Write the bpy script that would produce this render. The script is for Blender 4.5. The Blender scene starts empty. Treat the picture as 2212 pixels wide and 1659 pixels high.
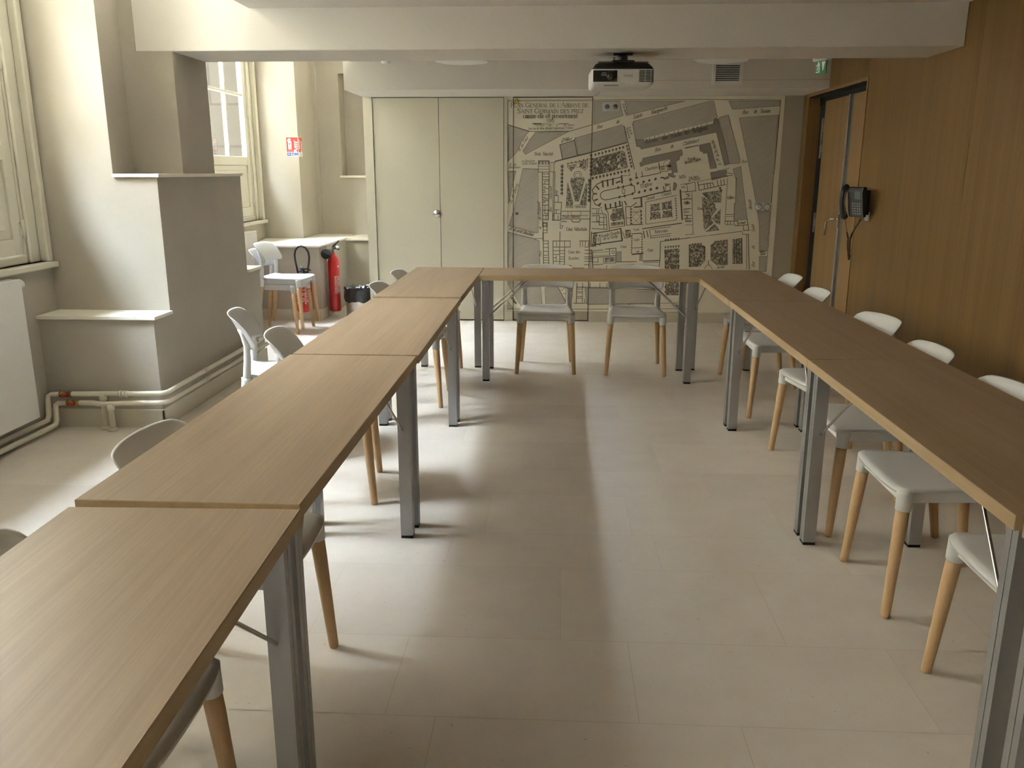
import bpy, bmesh, math, random
from mathutils import Vector, Matrix

C = bpy.context.scene.collection
SC = bpy.context.scene
PI = math.pi
rnd = random.Random(7)

# ---------------------------------------------------------------- camera
cam_d = bpy.data.cameras.new('camera')
cam = bpy.data.objects.new('camera', cam_d)
C.objects.link(cam)
cam_d.sensor_fit = 'HORIZONTAL'
cam_d.sensor_width = 36.0
cam_d.lens = 36.0 * 1821.7 / 2212.0
cam_d.clip_start = 0.02
cam_d.clip_end = 200
cam.location = (0, 0, 1.4315)
cam.rotation_euler = (PI / 2 - 0.2472, -0.0008, 0.0527)
SC.camera = cam

# ---------------------------------------------------------------- world: bright overcast sky
SKY = 55.0
w = bpy.data.worlds.new('overcast_sky')
SC.world = w
w.use_nodes = True
nt = w.node_tree
nt.nodes.clear()
wo = nt.nodes.new('ShaderNodeOutputWorld')
bg = nt.nodes.new('ShaderNodeBackground')
tc = nt.nodes.new('ShaderNodeTexCoord')
sx = nt.nodes.new('ShaderNodeSeparateXYZ')
cr = nt.nodes.new('ShaderNodeValToRGB')
# overcast luminance rises from the horizon to the zenith
cr.color_ramp.elements[0].position = 0.0
cr.color_ramp.elements[0].color = (0.28, 0.315, 0.355, 1)
cr.color_ramp.elements[1].position = 1.0
cr.color_ramp.elements[1].color = (0.85, 0.955, 1.07, 1)
nt.links.new(tc.outputs['Generated'], sx.inputs[0])
nt.links.new(sx.outputs['Z'], cr.inputs[0])
nt.links.new(cr.outputs[0], bg.inputs['Color'])
bg.inputs['Strength'].default_value = SKY
nt.links.new(bg.outputs[0], wo.inputs[0])

# ---------------------------------------------------------------- exposure
SC.view_settings.view_transform = 'Standard'
SC.view_settings.look = 'None'
SC.view_settings.gamma = 1.0
SC.view_settings.use_curve_mapping = False
SC.view_settings.exposure = 1.95
try:
    SC.cycles.max_bounces = 14
    SC.cycles.diffuse_bounces = 8
    SC.cycles.transparent_max_bounces = 12
    SC.cycles.caustics_reflective = False
    SC.cycles.caustics_refractive = False
    SC.cycles.sample_clamp_indirect = 6.0
except Exception:
    pass

# ---------------------------------------------------------------- materials
M = {}
def new_mat(name):
    m = bpy.data.materials.new(name)
    m.use_nodes = True
    n = m.node_tree.nodes
    return m, n, m.node_tree.links, n['Principled BSDF']

def plain(name, col, rough=0.5, metal=0.0, spec=None, noise=0.0, nscale=8.0, bump=0.0, bscale=60.0, coat=0.0):
    m, n, l, p = new_mat(name)
    p.inputs['Base Color'].default_value = (*col, 1)
    p.inputs['Roughness'].default_value = rough
    p.inputs['Metallic'].default_value = metal
    if spec is not None:
        p.inputs['Specular IOR Level'].default_value = spec
    if coat:
        p.inputs['Coat Weight'].default_value = coat
    if noise or bump:
        t = n.new('ShaderNodeTexCoord')
    if noise:
        a = n.new('ShaderNodeTexNoise'); a.inputs['Scale'].default_value = nscale; a.inputs['Detail'].default_value = 6
        l.new(t.outputs['Object'], a.inputs['Vector'])
        r = n.new('ShaderNodeValToRGB')
        r.color_ramp.elements[0].position = 0.3; r.color_ramp.elements[1].position = 0.7
        r.color_ramp.elements[0].color = (*[c * (1 - noise) for c in col], 1)
        r.color_ramp.elements[1].color = (*[min(1, c * (1 + noise)) for c in col], 1)
        l.new(a.outputs['Fac'], r.inputs[0]); l.new(r.outputs[0], p.inputs['Base Color'])
    if bump:
        b = n.new('ShaderNodeTexNoise'); b.inputs['Scale'].default_value = bscale; b.inputs['Detail'].default_value = 4
        l.new(t.outputs['Object'], b.inputs['Vector'])
        u = n.new('ShaderNodeBump'); u.inputs['Strength'].default_value = bump; u.inputs['Distance'].default_value = 0.004
        l.new(b.outputs['Fac'], u.inputs['Height']); l.new(u.outputs[0], p.inputs['Normal'])
    M[name] = m
    return m

def wood(name, dark, light, axis, rough=0.45, fine=90.0, along=2.2, rand=True, bands=0.5):
    """grain running along the given local axis"""
    m, n, l, p = new_mat(name)
    t = n.new('ShaderNodeTexCoord')
    v = t.outputs['Object']
    if rand:
        oi = n.new('ShaderNodeObjectInfo')
        mu = n.new('ShaderNodeVectorMath'); mu.operation = 'SCALE'
        cx = n.new('ShaderNodeCombineXYZ')
        for i in range(3): l.new(oi.outputs['Random'], cx.inputs[i])
        l.new(cx.outputs[0], mu.inputs[0]); mu.inputs['Scale'].default_value = 13.0
        ad = n.new('ShaderNodeVectorMath'); ad.operation = 'ADD'
        l.new(v, ad.inputs[0]); l.new(mu.outputs[0], ad.inputs[1]); v = ad.outputs[0]
    def grain(sc_across, sc_along, detail):
        mp = n.new('ShaderNodeMapping')
        s = [sc_across] * 3; s[axis] = sc_along
        mp.inputs['Scale'].default_value = s
        l.new(v, mp.inputs['Vector'])
        a = n.new('ShaderNodeTexNoise'); a.inputs['Scale'].default_value = 1.0
        a.inputs['Detail'].default_value = detail; a.inputs['Roughness'].default_value = 0.62
        l.new(mp.outputs[0], a.inputs['Vector'])
        return a.outputs['Fac']
    f1 = grain(fine, along, 4)
    f2 = grain(9.0, 0.35, 2)
    mx = n.new('ShaderNodeMix'); mx.data_type = 'FLOAT'; mx.inputs[0].default_value = bands
    l.new(f1, mx.inputs[2]); l.new(f2, mx.inputs[3])
    r = n.new('ShaderNodeValToRGB')
    r.color_ramp.elements[0].position = 0.36; r.color_ramp.elements[1].position = 0.64
    r.color_ramp.elements[0].color = (*dark, 1); r.color_ramp.elements[1].color = (*light, 1)
    l.new(mx.outputs[0], r.inputs[0]); l.new(r.outputs[0], p.inputs['Base Color'])
    p.inputs['Roughness'].default_value = rough
    M[name] = m
    return m

plain('plaster', (0.41, 0.378, 0.318), 0.85, noise=0.05, nscale=2.2, bump=0.12, bscale=90)
plain('ceiling_paint', (0.72, 0.70, 0.665), 0.9, noise=0.015, nscale=3, bump=0.05, bscale=120)
plain('ledge_paint', (0.80, 0.775, 0.69), 0.35)
plain('skirting_paint', (0.60, 0.57, 0.47), 0.5)
plain('joinery_paint', (0.64, 0.62, 0.535), 0.4)
plain('cupboard_paint', (0.64, 0.62, 0.52), 0.42)
plain('wall_grey', (0.45, 0.415, 0.335), 0.8)
plain('shadow_gap', (0.05, 0.045, 0.03), 0.8)
plain('white_plastic', (0.66, 0.67, 0.68), 0.38)
plain('white_lacquer', (0.82, 0.83, 0.83), 0.3)
plain('radiator_enamel', (0.74, 0.745, 0.74), 0.3)
plain('pipe_paint', (0.67, 0.63, 0.53), 0.4)
plain('brass', (0.30, 0.22, 0.08), 0.4, 0.9)
plain('valve_red', (0.42, 0.02, 0.02), 0.4)
plain('aluminium', (0.40, 0.405, 0.415), 0.42, 0.75)
plain('aluminium_groove', (0.16, 0.165, 0.17), 0.5, 0.7)
plain('steel', (0.62, 0.61, 0.60), 0.25, 1.0)
plain('brushed_steel', (0.60, 0.58, 0.56), 0.28, 1.0, noise=0.06, nscale=30)
plain('black_plastic', (0.012, 0.012, 0.013), 0.45)
plain('black_rubber', (0.01, 0.01, 0.01), 0.6)
plain('black_bag', (0.012, 0.012, 0.014), 0.2, bump=0.9, bscale=35)
plain('dark_grey_metal', (0.06, 0.058, 0.055), 0.45, 0.5)
plain('grey_plastic', (0.20, 0.20, 0.20), 0.4)
plain('charcoal', (0.03, 0.03, 0.03), 0.5)
plain('extinguisher_red', (0.42, 0.012, 0.015), 0.28)
plain('label_paper', (0.55, 0.22, 0.22), 0.6)
plain('pale_ink', (0.78, 0.72, 0.70), 0.6)
plain('sign_red', (0.62, 0.035, 0.02), 0.5)
plain('sign_white', (0.82, 0.82, 0.82), 0.5)
plain('sign_blue', (0.02, 0.06, 0.28), 0.5)
plain('sign_light_blue', (0.25, 0.40, 0.68), 0.5)
plain('sign_dark', (0.03, 0.035, 0.06), 0.5)
plain('exit_green', (0.015, 0.22, 0.075), 0.4)
plain('hazard_yellow', (0.75, 0.45, 0.02), 0.5)
plain('blue_clip', (0.01, 0.12, 0.4), 0.4)
plain('map_paper', (0.86, 0.83, 0.72), 0.75)
plain('map_dark', (0.315, 0.295, 0.26), 0.75)
plain('map_ink', (0.12, 0.105, 0.08), 0.75)
plain('lens_glass', (0.01, 0.01, 0.015), 0.05)
plain('phone_screen', (0.12, 0.14, 0.13), 0.2)
plain('dark_void', (0.006, 0.005, 0.004), 0.9)
plain('gravel', (0.42, 0.39, 0.34), 0.9, noise=0.15, nscale=10)
wood('table_oak', (0.262, 0.182, 0.113), (0.345, 0.250, 0.163), 1, 0.42, fine=130, along=2.0)
wood('table_edge', (0.37, 0.265, 0.145), (0.45, 0.335, 0.195), 1, 0.5, fine=60, along=3)
wood('beech', (0.50, 0.325, 0.165), (0.60, 0.405, 0.225), 2, 0.45, fine=140, along=9)
wood('wall_oak', (0.140, 0.078, 0.019), (0.196, 0.113, 0.032), 2, 0.5, fine=75, along=0.8, rand=False)
wood('door_oak', (0.235, 0.140, 0.055), (0.305, 0.186, 0.078), 2, 0.48, fine=75, along=0.8, rand=False)
wood('jamb_oak', (0.20, 0.105, 0.030), (0.26, 0.14, 0.045), 2, 0.5, fine=60, along=1.0, rand=False)

def map_grey():
    m, n, l, p = new_mat('map_grey')
    t = n.new('ShaderNodeTexCoord')
    mr = n.new('ShaderNodeMapping'); mr.inputs['Rotation'].default_value = (0, 0.55, 0)
    l.new(t.outputs['Object'], mr.inputs['Vector'])
    mp = n.new('ShaderNodeMapping'); mp.inputs['Scale'].default_value = (5, 1, 120)
    l.new(mr.outputs[0], mp.inputs['Vector'])
    a = n.new('ShaderNodeTexNoise'); a.inputs['Scale'].default_value = 1.0; a.inputs['Detail'].default_value = 3
    l.new(mp.outputs[0], a.inputs['Vector'])
    r = n.new('ShaderNodeValToRGB')
    r.color_ramp.elements[0].position = 0.3; r.color_ramp.elements[1].position = 0.7
    r.color_ramp.elements[0].color = (0.475, 0.45, 0.40, 1); r.color_ramp.elements[1].color = (0.545, 0.52, 0.465, 1)
    l.new(a.outputs['Fac'], r.inputs[0]); l.new(r.outputs[0], p.inputs['Base Color'])
    p.inputs['Roughness'].default_value = 0.75
    M['map_grey'] = m
map_grey()

def map_garden():
    m, n, l, p = new_mat('map_garden')
    t = n.new('ShaderNodeTexCoord')
    a = n.new('ShaderNodeTexNoise'); a.inputs['Scale'].default_value = 62; a.inputs['Detail'].default_value = 3
    l.new(t.outputs['Object'], a.inputs['Vector'])
    r = n.new('ShaderNodeValToRGB')
    r.color_ramp.elements[0].position = 0.42; r.color_ramp.elements[1].position = 0.62
    r.color_ramp.elements[0].color = (0.15, 0.135, 0.11, 1); r.color_ramp.elements[1].color = (0.60, 0.565, 0.475, 1)
    l.new(a.outputs['Fac'], r.inputs[0]); l.new(r.outputs[0], p.inputs['Base Color'])
    p.inputs['Roughness'].default_value = 0.75
    M['map_garden'] = m
map_garden()

def floor_mat(name, k):
    m, n, l, p = new_mat(name)
    t = n.new('ShaderNodeTexCoord')
    a = n.new('ShaderNodeTexNoise'); a.inputs['Scale'].default_value = 5; a.inputs['Detail'].default_value = 8; a.inputs['Roughness'].default_value = 0.6
    l.new(t.outputs['Object'], a.inputs['Vector'])
    r = n.new('ShaderNodeValToRGB')
    r.color_ramp.elements[0].position = 0.3; r.color_ramp.elements[1].position = 0.7
    r.color_ramp.elements[0].color = (0.625 * k, 0.58 * k, 0.527 * k, 1); r.color_ramp.elements[1].color = (0.68 * k, 0.635 * k, 0.582 * k, 1)
    l.new(a.outputs['Fac'], r.inputs[0])
    # small dark fossils and specks
    vo = n.new('ShaderNodeTexNoise'); vo.inputs['Scale'].default_value = 42; vo.inputs['Detail'].default_value = 1.5
    mp = n.new('ShaderNodeMapping'); mp.inputs['Scale'].default_value = (1.0, 1.5, 1.0); mp.inputs['Rotation'].default_value = (0, 0, 0.7)
    l.new(t.outputs['Object'], mp.inputs['Vector']); l.new(mp.outputs[0], vo.inputs['Vector'])
    r2 = n.new('ShaderNodeValToRGB')
    r2.color_ramp.elements[0].position = 0.735; r2.color_ramp.elements[1].position = 0.775
    r2.color_ramp.elements[0].color = (0, 0, 0, 1); r2.color_ramp.elements[1].color = (0.45, 0.45, 0.45, 1)
    l.new(vo.outputs['Fac'], r2.inputs[0])
    mx = n.new('ShaderNodeMix'); mx.data_type = 'RGBA'
    l.new(r2.outputs[0], mx.inputs[0]); l.new(r.outputs[0], mx.inputs[6])
    mx.inputs[7].default_value = (0.27, 0.22, 0.17, 1)
    l.new(mx.outputs[2], p.inputs['Base Color'])
    p.inputs['Roughness'].default_value = 0.27
    p.inputs['Specular IOR Level'].default_value = 0.5
    M[name] = m
floor_mat('limestone', 1.0); floor_mat('limestone_pale', 1.035); floor_mat('limestone_deep', 0.965)
plain('grout', (0.50, 0.45, 0.385), 0.7)

def glass_mat():
    m = bpy.data.materials.new('window_glass'); m.use_nodes = True
    n = m.node_tree.nodes; l = m.node_tree.links; n.clear()
    o = n.new('ShaderNodeOutputMaterial'); mx = n.new('ShaderNodeMixShader')
    tr = n.new('ShaderNodeBsdfTransparent'); gl = n.new('ShaderNodeBsdfGlossy'); fr = n.new('ShaderNodeLayerWeight'); pw = n.new('ShaderNodeMath'); pw.operation = 'POWER'; pw.inputs[1].default_value = 4.0
    sc = n.new('ShaderNodeMath'); sc.operation = 'MULTIPLY_ADD'; sc.inputs[1].default_value = 0.22; sc.inputs[2].default_value = 0.05
    tr.inputs[0].default_value = (0.97, 0.985, 0.98, 1); gl.inputs['Roughness'].default_value = 0.02; fr.inputs[0].default_value = 0.5
    l.new(fr.outputs['Facing'], pw.inputs[0]); l.new(pw.outputs[0], sc.inputs[0]); l.new(sc.outputs[0], mx.inputs[0]); l.new(tr.outputs[0], mx.inputs[1]); l.new(gl.outputs[0], mx.inputs[2]); l.new(mx.outputs[0], o.inputs[0])
    M['window_glass'] = m
glass_mat()

def facade_mat(name, k):
    m, n, l, p = new_mat(name)
    t = n.new('ShaderNodeTexCoord')
    mp = n.new('ShaderNodeMapping'); mp.inputs['Rotation'].default_value = (PI / 2, 0, PI / 2)
    sp = n.new('ShaderNodeSeparateXYZ'); cb = n.new('ShaderNodeCombineXYZ')
    l.new(t.outputs['Object'], sp.inputs[0]); ad = n.new('ShaderNodeMath'); ad.operation = 'ADD'; l.new(sp.outputs['X'], ad.inputs[0]); l.new(sp.outputs['Y'], ad.inputs[1]); l.new(ad.outputs[0], cb.inputs[0]); l.new(sp.outputs['Z'], cb.inputs[1])
    br = n.new('ShaderNodeTexBrick')
    br.inputs['Color1'].default_value = (0.42 * k, 0.37 * k, 0.29 * k, 1); br.inputs['Color2'].default_value = (0.35 * k, 0.305 * k, 0.235 * k, 1)
    br.inputs['Mortar'].default_value = (0.20 * k, 0.165 * k, 0.12 * k, 1)
    br.inputs['Scale'].default_value = 1.0; br.inputs['Mortar Size'].default_value = 0.012
    br.inputs['Brick Width'].default_value = 0.9; br.inputs['Row Height'].default_value = 0.42
    l.new(cb.outputs[0], br.inputs['Vector']); l.new(br.outputs[0], p.inputs['Base Color'])
    p.inputs['Roughness'].default_value = 0.9
    M[name] = m
facade_mat('facade_stone', 1.0)
facade_mat('dimmed_stone', 0.12)  # same stone, colour cut down so the bright window reveal does not clip

# ---------------------------------------------------------------- mesh helpers
class MB:
    def __init__(s): s.v = []; s.f = []; s.mi = []; s.sm = []; s.mats = []; s.cur = 0
    def mat(s, name):
        if name not in s.mats: s.mats.append(name)
        s.cur = s.mats.index(name); return s
    def face(s, idx, smooth=False): s.f.append(tuple(idx)); s.mi.append(s.cur); s.sm.append(smooth)
    def add(s, vs, fs, smooth=False):
        b = len(s.v); s.v.extend([tuple(p) for p in vs])
        for f in fs: s.face([b + i for i in f], smooth)
        return s
    def box(s, x0, x1, y0, y1, z0, z1):
        return s.add([(x0, y0, z0), (x1, y0, z0), (x1, y1, z0), (x0, y1, z0), (x0, y0, z1), (x1, y0, z1), (x1, y1, z1), (x0, y1, z1)],
                     [(3, 2, 1, 0), (4, 5, 6, 7), (0, 1, 5, 4), (1, 2, 6, 5), (2, 3, 7, 6), (3, 0, 4, 7)])
    def prism(s, poly, z0, z1):
        """vertical prism from a plan polygon (counter-clockwise)"""
        n = len(poly)
        a = sum(poly[i][0] * poly[(i + 1) % n][1] - poly[(i + 1) % n][0] * poly[i][1] for i in range(n))
        if a < 0: poly = poly[::-1]
        vs = [(p[0], p[1], z0) for p in poly] + [(p[0], p[1], z1) for p in poly]
        fs = [tuple(range(n))[::-1], tuple(range(n, 2 * n))] + [(i, (i + 1) % n, n + (i + 1) % n, n + i) for i in range(n)]
        return s.add(vs, fs)
    def extr(s, poly, o, u, v, d):
        """extrude polygon given in plane axes (u, v) at origin o along vector d"""
        o, u, v, d = map(Vector, (o, u, v, d)); n = len(poly)
        vs = [o + u * a + v * b for a, b in poly]; vs += [p + d for p in vs]
        fs = [tuple(range(n))[::-1], tuple(range(n, 2 * n))] + [(i, (i + 1) % n, n + (i + 1) % n, n + i) for i in range(n)]
        return s.add(vs, fs)
    def tube(s, path, r, n=12, caps=True, ell=None, smooth=True, closed=False):
        """swept round rod; r a number or one per point; ell = (axis vector, factor) squash"""
        P = [Vector(p) for p in path]; m = len(P)
        R = [r] * m if not isinstance(r, (list, tuple)) else list(r)
        b = len(s.v)
        up = None
        for i in range(m):
            if closed: t = P[(i + 1) % m] - P[i - 1]
            else: t = (P[min(i + 1, m - 1)] - P[max(i - 1, 0)])
            t.normalize()
            if up is None:
                up = Vector((0, 0, 1)) if abs(t.z) < 0.9 else Vector((0, 1, 0))
            a = t.cross(up); a.normalize(); bb = a.cross(t); bb.normalize(); up = bb
            for k in range(n):
                ang = 2 * PI * k / n
                off = (a * math.cos(ang) + bb * math.sin(ang)) * R[i]
                if ell:
                    ax = Vector(ell[0]).normalized(); q = off.dot(ax); off = off + ax * (q * (ell[1] - 1))
                s.v.append(tuple(P[i] + off))
        for i in range(m if closed else m - 1):
            j = (i + 1) % m
            for k in range(n):
                k2 = (k + 1) % n
                s.face((b + i * n + k2, b + i * n + k, b + j * n + k, b + j * n + k2), smooth)
        if caps and not closed:
            s.face([b + k for k in range(n)]); s.face([b + (m - 1) * n + k for k in range(n)][::-1])
        return s
    def lathe(s, prof, n=32, o=(0, 0, 0), smooth=True, axis='Z'):
        """prof = [(r, h), ...]"""
        b = len(s.v); m = len(prof)
        for r, h in prof:
            for k in range(n):
                a = 2 * PI * k / n
                p = (r * math.cos(a), r * math.sin(a), h)
                if axis == 'Y': p = (p[0], -p[2], p[1])
                if axis == 'X': p = (p[2], p[0], p[1])
                s.v.append((p[0] + o[0], p[1] + o[1], p[2] + o[2]))
        for i in range(m - 1):
            for k in range(n):
                k2 = (k + 1) % n
                s.face((b + i * n + k, b + i * n + k2, b + (i + 1) * n + k2, b + (i + 1) * n + k), smooth)
        s.face([b + k for k in range(n)][::-1]); s.face([b + (m - 1) * n + k for k in range(n)])
        return s
    def shell(s, top, bot, smooth=True):
        """closed solid between two grids of equal size"""
        nu, nv = len(top), len(top[0]); b = len(s.v)
        for g in (top, bot):
            for row in g: s.v.extend([tuple(p) for p in row])
        o = nu * nv
        for i in range(nu - 1):
            for j in range(nv - 1):
                a, c, d, e_ = b + i * nv + j, b + (i + 1) * nv + j, b + (i + 1) * nv + j + 1, b + i * nv + j + 1
                s.face((a, c, d, e_), smooth); s.face((a + o, e_ + o, d + o, c + o), smooth)
        rim = [(i, 0) for i in range(nu)] + [(nu - 1, j) for j in range(1, nv)] + [(i, nv - 1) for i in range(nu - 2, -1, -1)] + [(0, j) for j in range(nv - 2, 0, -1)]
        for k in range(len(rim)):
            p, q = rim[k], rim[(k + 1) % len(rim)]
            A, B = b + p[0] * nv + p[1], b + q[0] * nv + q[1]
            s.face((B, A, A + o, B + o), smooth)
        return s
    def build(s, name, parent=None, loc=(0, 0, 0), rot=(0, 0, 0), bevel=0, seg=2, angle=40):
        me = bpy.data.meshes.new(name)
        me.from_pydata(s.v, [], s.f)
        for nm in s.mats: me.materials.append(M[nm])
        me.polygons.foreach_set('material_index', s.mi)
        me.polygons.foreach_set('use_smooth', s.sm)
        me.update()
        bm = bmesh.new(); bm.from_mesh(me)
        bmesh.ops.recalc_face_normals(bm, faces=bm.faces)
        bm.to_mesh(me); bm.free()
        o = bpy.data.objects.new(name, me)
        C.objects.link(o)
        o.location = loc; o.rotation_euler = rot
        if parent: o.parent = parent
        if bevel:
            bv = o.modifiers.new('bevel', 'BEVEL'); bv.width = bevel; bv.segments = seg
            bv.limit_method = 'ANGLE'; bv.angle_limit = math.radians(angle)
            bv.harden_normals = False
        return o

def mb(mat): return MB().mat(mat)

def wm(o):
    m = o.matrix_basis.copy()
    return (wm(o.parent) @ o.matrix_parent_inverse @ m) if o.parent else m

def attach(o, p):
    """parent a part whose mesh is given in room coordinates"""
    o.parent = p
    o.matrix_parent_inverse = wm(p).inverted()
    return o

def tag(o, label, cat, group=None):
    o['label'] = label; o['category'] = cat
    if group: o['group'] = group
    return o

def thing(name, label, cat, loc=(0, 0, 0), rz=0, group=None):
    o = bpy.data.objects.new(name, None); C.objects.link(o)
    o.empty_display_size = 0.1
    o.location = loc; o.rotation_euler = (0, 0, rz)
    return tag(o, label, cat, group)

def struct(o):
    o['kind'] = 'structure'; return o

def dup(root, loc, rz, label, group=None, tilt=0):
    """a copy of a thing with copies of its parts and sub-parts (mesh data shared)"""
    r = root.copy(); C.objects.link(r); r.location = loc; r.rotation_euler = (tilt, 0, rz)
    r['label'] = label
    if group: r['group'] = group
    for ch in list(root.children):
        c = ch.copy(); C.objects.link(c); c.parent = r
        for g in list(ch.children):
            d = g.copy(); C.objects.link(d); d.parent = c
    return r

def text_mesh(s, size, body_extrude=0.0):
    cu = bpy.data.curves.new('t', 'FONT'); cu.body = s; cu.size = size; cu.align_x = 'CENTER'; cu.align_y = 'CENTER'
    cu.extrude = body_extrude
    o = bpy.data.objects.new('t', cu); C.objects.link(o)
    dg = bpy.context.evaluated_depsgraph_get(); dg.update()
    me = o.evaluated_get(dg).to_mesh()
    vs = [tuple(v.co) for v in me.vertices]; fs = [tuple(p.vertices) for p in me.polygons]
    o.evaluated_get(dg).to_mesh_clear()
    bpy.data.objects.remove(o); bpy.data.curves.remove(cu)
    return vs, fs

# ================================================================ THE SETTING
TOP = 4.9          # height of the window bays
CE = 2.33          # lowered ceiling
# ---- floor: limestone flags in courses of uneven width
fb = mb('grout')
fb.box(-4.1, 2.5, -3.0, 9.9, -0.12, -0.0012)
ys = [-3.0, -2.6, -2.15, -1.75, -1.3, -0.9, -0.5, -0.05, 0.35, 0.8, 1.18, 1.56, 1.98, 2.383, 2.88, 3.185, 3.605, 3.935, 4.385, 4.84, 5.145, 5.64, 5.955, 6.38, 6.70, 7.12, 7.55, 7.88, 8.30, 8.75, 9.2, 9.7]
known = {1.56: [-0.31, .506], 1.98: [-.45, .238, 1.03], 2.383: [-.775, .028, .731], 2.88: [-1.1, -.404, .405, 1.09], 3.185: [-.28, .321, .95], 3.605: [-.62, .022, .713],
         3.935: [-.163, .529], 4.385: [-.5, .207, .826], 4.84: [-.416, .396, 1.0], 5.145: [-.007, .72], 5.64: [-.38, .34], 5.955: [.1, .86]}
G = 0.0015
for i in range(len(ys) - 1):
    y0, y1 = ys[i], ys[i + 1]
    js = list(known.get(y0, [rnd.uniform(-.5, .2)]))
    while js[-1] < 2.3: js.append(js[-1] + rnd.uniform(.6, .85))
    while js[0] > -3.4: js.insert(0, js[0] - rnd.uniform(.6, .85))
    js = [max(-3.5, min(2.5, j)) for j in js]
    for a, b in zip(js[:-1], js[1:]):
        if b - a < 0.02: continue
        fb.mat(rnd.choice(['limestone', 'limestone', 'limestone_pale', 'limestone_deep']))
        fb.add([(a + G, y0 + G, 0), (b - G, y0 + G, 0), (b - G, y1 - G, 0), (a + G, y1 - G, 0)], [(0, 1, 2, 3)])
        fb.mat('grout')
struct(fb.build('floor'))

# ---- ceiling: lowered slab with a fascia towards the window bays, high bays along the windows
cb = mb('ceiling_paint')
cb.box(-1.77, 2.5, -3.0, 9.9, CE, TOP)
cb.box(-4.1, -1.77, -3.0, 9.9, TOP, TOP + 0.15)
struct(cb.build('ceiling'))
# ---- beam crossing the room and soffit over the cupboards
struct(mb('ceiling_paint').box(-2.46, 2.235, 5.1, 5.595, 2.103, TOP).build('trim_1', bevel=0.006))
sf = mb('ceiling_paint').box(-1.83, 2.235, 7.5, 9.7, 2.102, CE + 0.05)
sf.mat('wall_grey').box(0.43, 2.233, 7.4985, 7.5, 2.166, 2.169)  # thin shadow line drawn as a grey strip on the soffit face
struct(sf.build('trim_2', bevel=0.004))

# ---- right wall: oak panelling with a door recess
DY0, DY1, DZ, DD = 6.587, 8.085, 2.078, 0.13
rw = mb('wall_oak')
for a, b in ((-3.0, -1.6), (-1.6, 0.0), (0.0, 1.64), (1.64, 3.26), (3.26, 4.9), (4.9, DY0)):
    rw.box(2.235, 2.40, a + 0.0008, b - 0.0008, 0, CE)
rw.box(2.235, 2.40, DY0, DY1, DZ, CE)
rw.box(2.235, 2.40, DY1, 8.225, 0, CE)
rw.mat('shadow_gap').box(2.24, 2.5, -3.0, DY0 - 0.03, 0, CE)
struct(rw.build('wall_right'))
# back wall behind the cupboards and the map; left recess wall
bw = mb('wall_grey')
bw.box(-1.83, 2.5, 8.225, 8.345, 0, 2.11)
struct(bw.build('wall_back'))
struct(mb('plaster').box(-4.1, 2.5, -3.15, -3.0, 0, TOP).build('wall_front'))
# recess left of the cupboards
rb = mb('plaster')
rb.box(-4.1, -2.43, 9.7, 9.98, 0, TOP)
rb.box(-1.86, -1.70, 9.7, 9.98, 0, TOP)
rb.box(-2.43, -1.86, 9.7, 9.98, 0, 1.36)
rb.box(-2.43, -1.86, 9.7, 9.98, 2.47, TOP)
rb.box(-2.43, -1.86, 9.93, 9.98, 1.36, 2.47)
rb.box(-2.4, -1.83, 9.24, 9.7, 0, 0.695)
rb.mat('cupboard_paint').box(-1.83, -1.74, 8.345, 9.7, 0, 2.102)
rb.mat('plaster').box(-2.72, -2.675, 9.655, 9.7, 0.73, TOP)
struct(rb.build('wall_back_recess'))
lg = mb('ledge_paint')
lg.box(-2.45, -1.84, 9.66, 9.93, 1.36, 1.382)
lg.box(-2.31, -1.832, 9.205, 9.7, 0.695, 0.725)
struct(lg.build('trim_3', bevel=0.003))

# ---- left wall: stepped piers, wall under and over the windows
WO = -4.1
wl = mb('plaster')
def bay(xw, ya, yb, wy0, wy1):
    wl.box(WO, xw, ya + .001, yb - .001, 0, 0.93)
    wl.box(WO, xw - 0.02, ya + .001, wy0, 0.93, TOP)
    wl.box(WO, xw - 0.02, wy0, yb - .001, 4.45, TOP)
bay(-2.91, 1.75, 4.75, 2.46, 4.752)
bay(-2.91, -2.53, 0.47, -1.82, 0.472)
bay(-3.13, 6.03, 9.03, 6.57, 9.032)
struct(wl.build('wall_left'))

pm = mb('plaster')
pm.prism([(-2.912, 4.54), (-2.243, 4.54), (-2.243, 6.03), (WO, 6.03), (WO, 4.76), (-2.912, 4.76)], 0, 0.625)
pm.prism([(-2.243, 6.03), (-2.243, 6.285), (WO, 6.285), (WO, 6.03)], 0, 0.716)
pm.prism([(WO, 4.752), (-2.243, 4.752), (-2.243, 6.03), (WO, 6.03)], 0.625, 1.396)
pm.prism([(WO, 4.752), (-2.494, 4.752), (-2.543, 5.1), (WO, 5.1)], 1.396, TOP)
pm.prism([(WO, 5.1), (-2.243, 5.1), (-2.243, 5.58), (WO, 5.58)], 1.396, 2.104)
pm.prism([(WO, 5.1), (-2.46, 5.1), (-2.46, 5.58), (WO, 5.58)], 2.104, TOP)
pm.prism([(WO, 5.58), (-2.5, 5.58), (-2.5, 6.03), (WO, 6.03)], 1.396, TOP)
struct(pm.build('wall_left_pier'))
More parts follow.
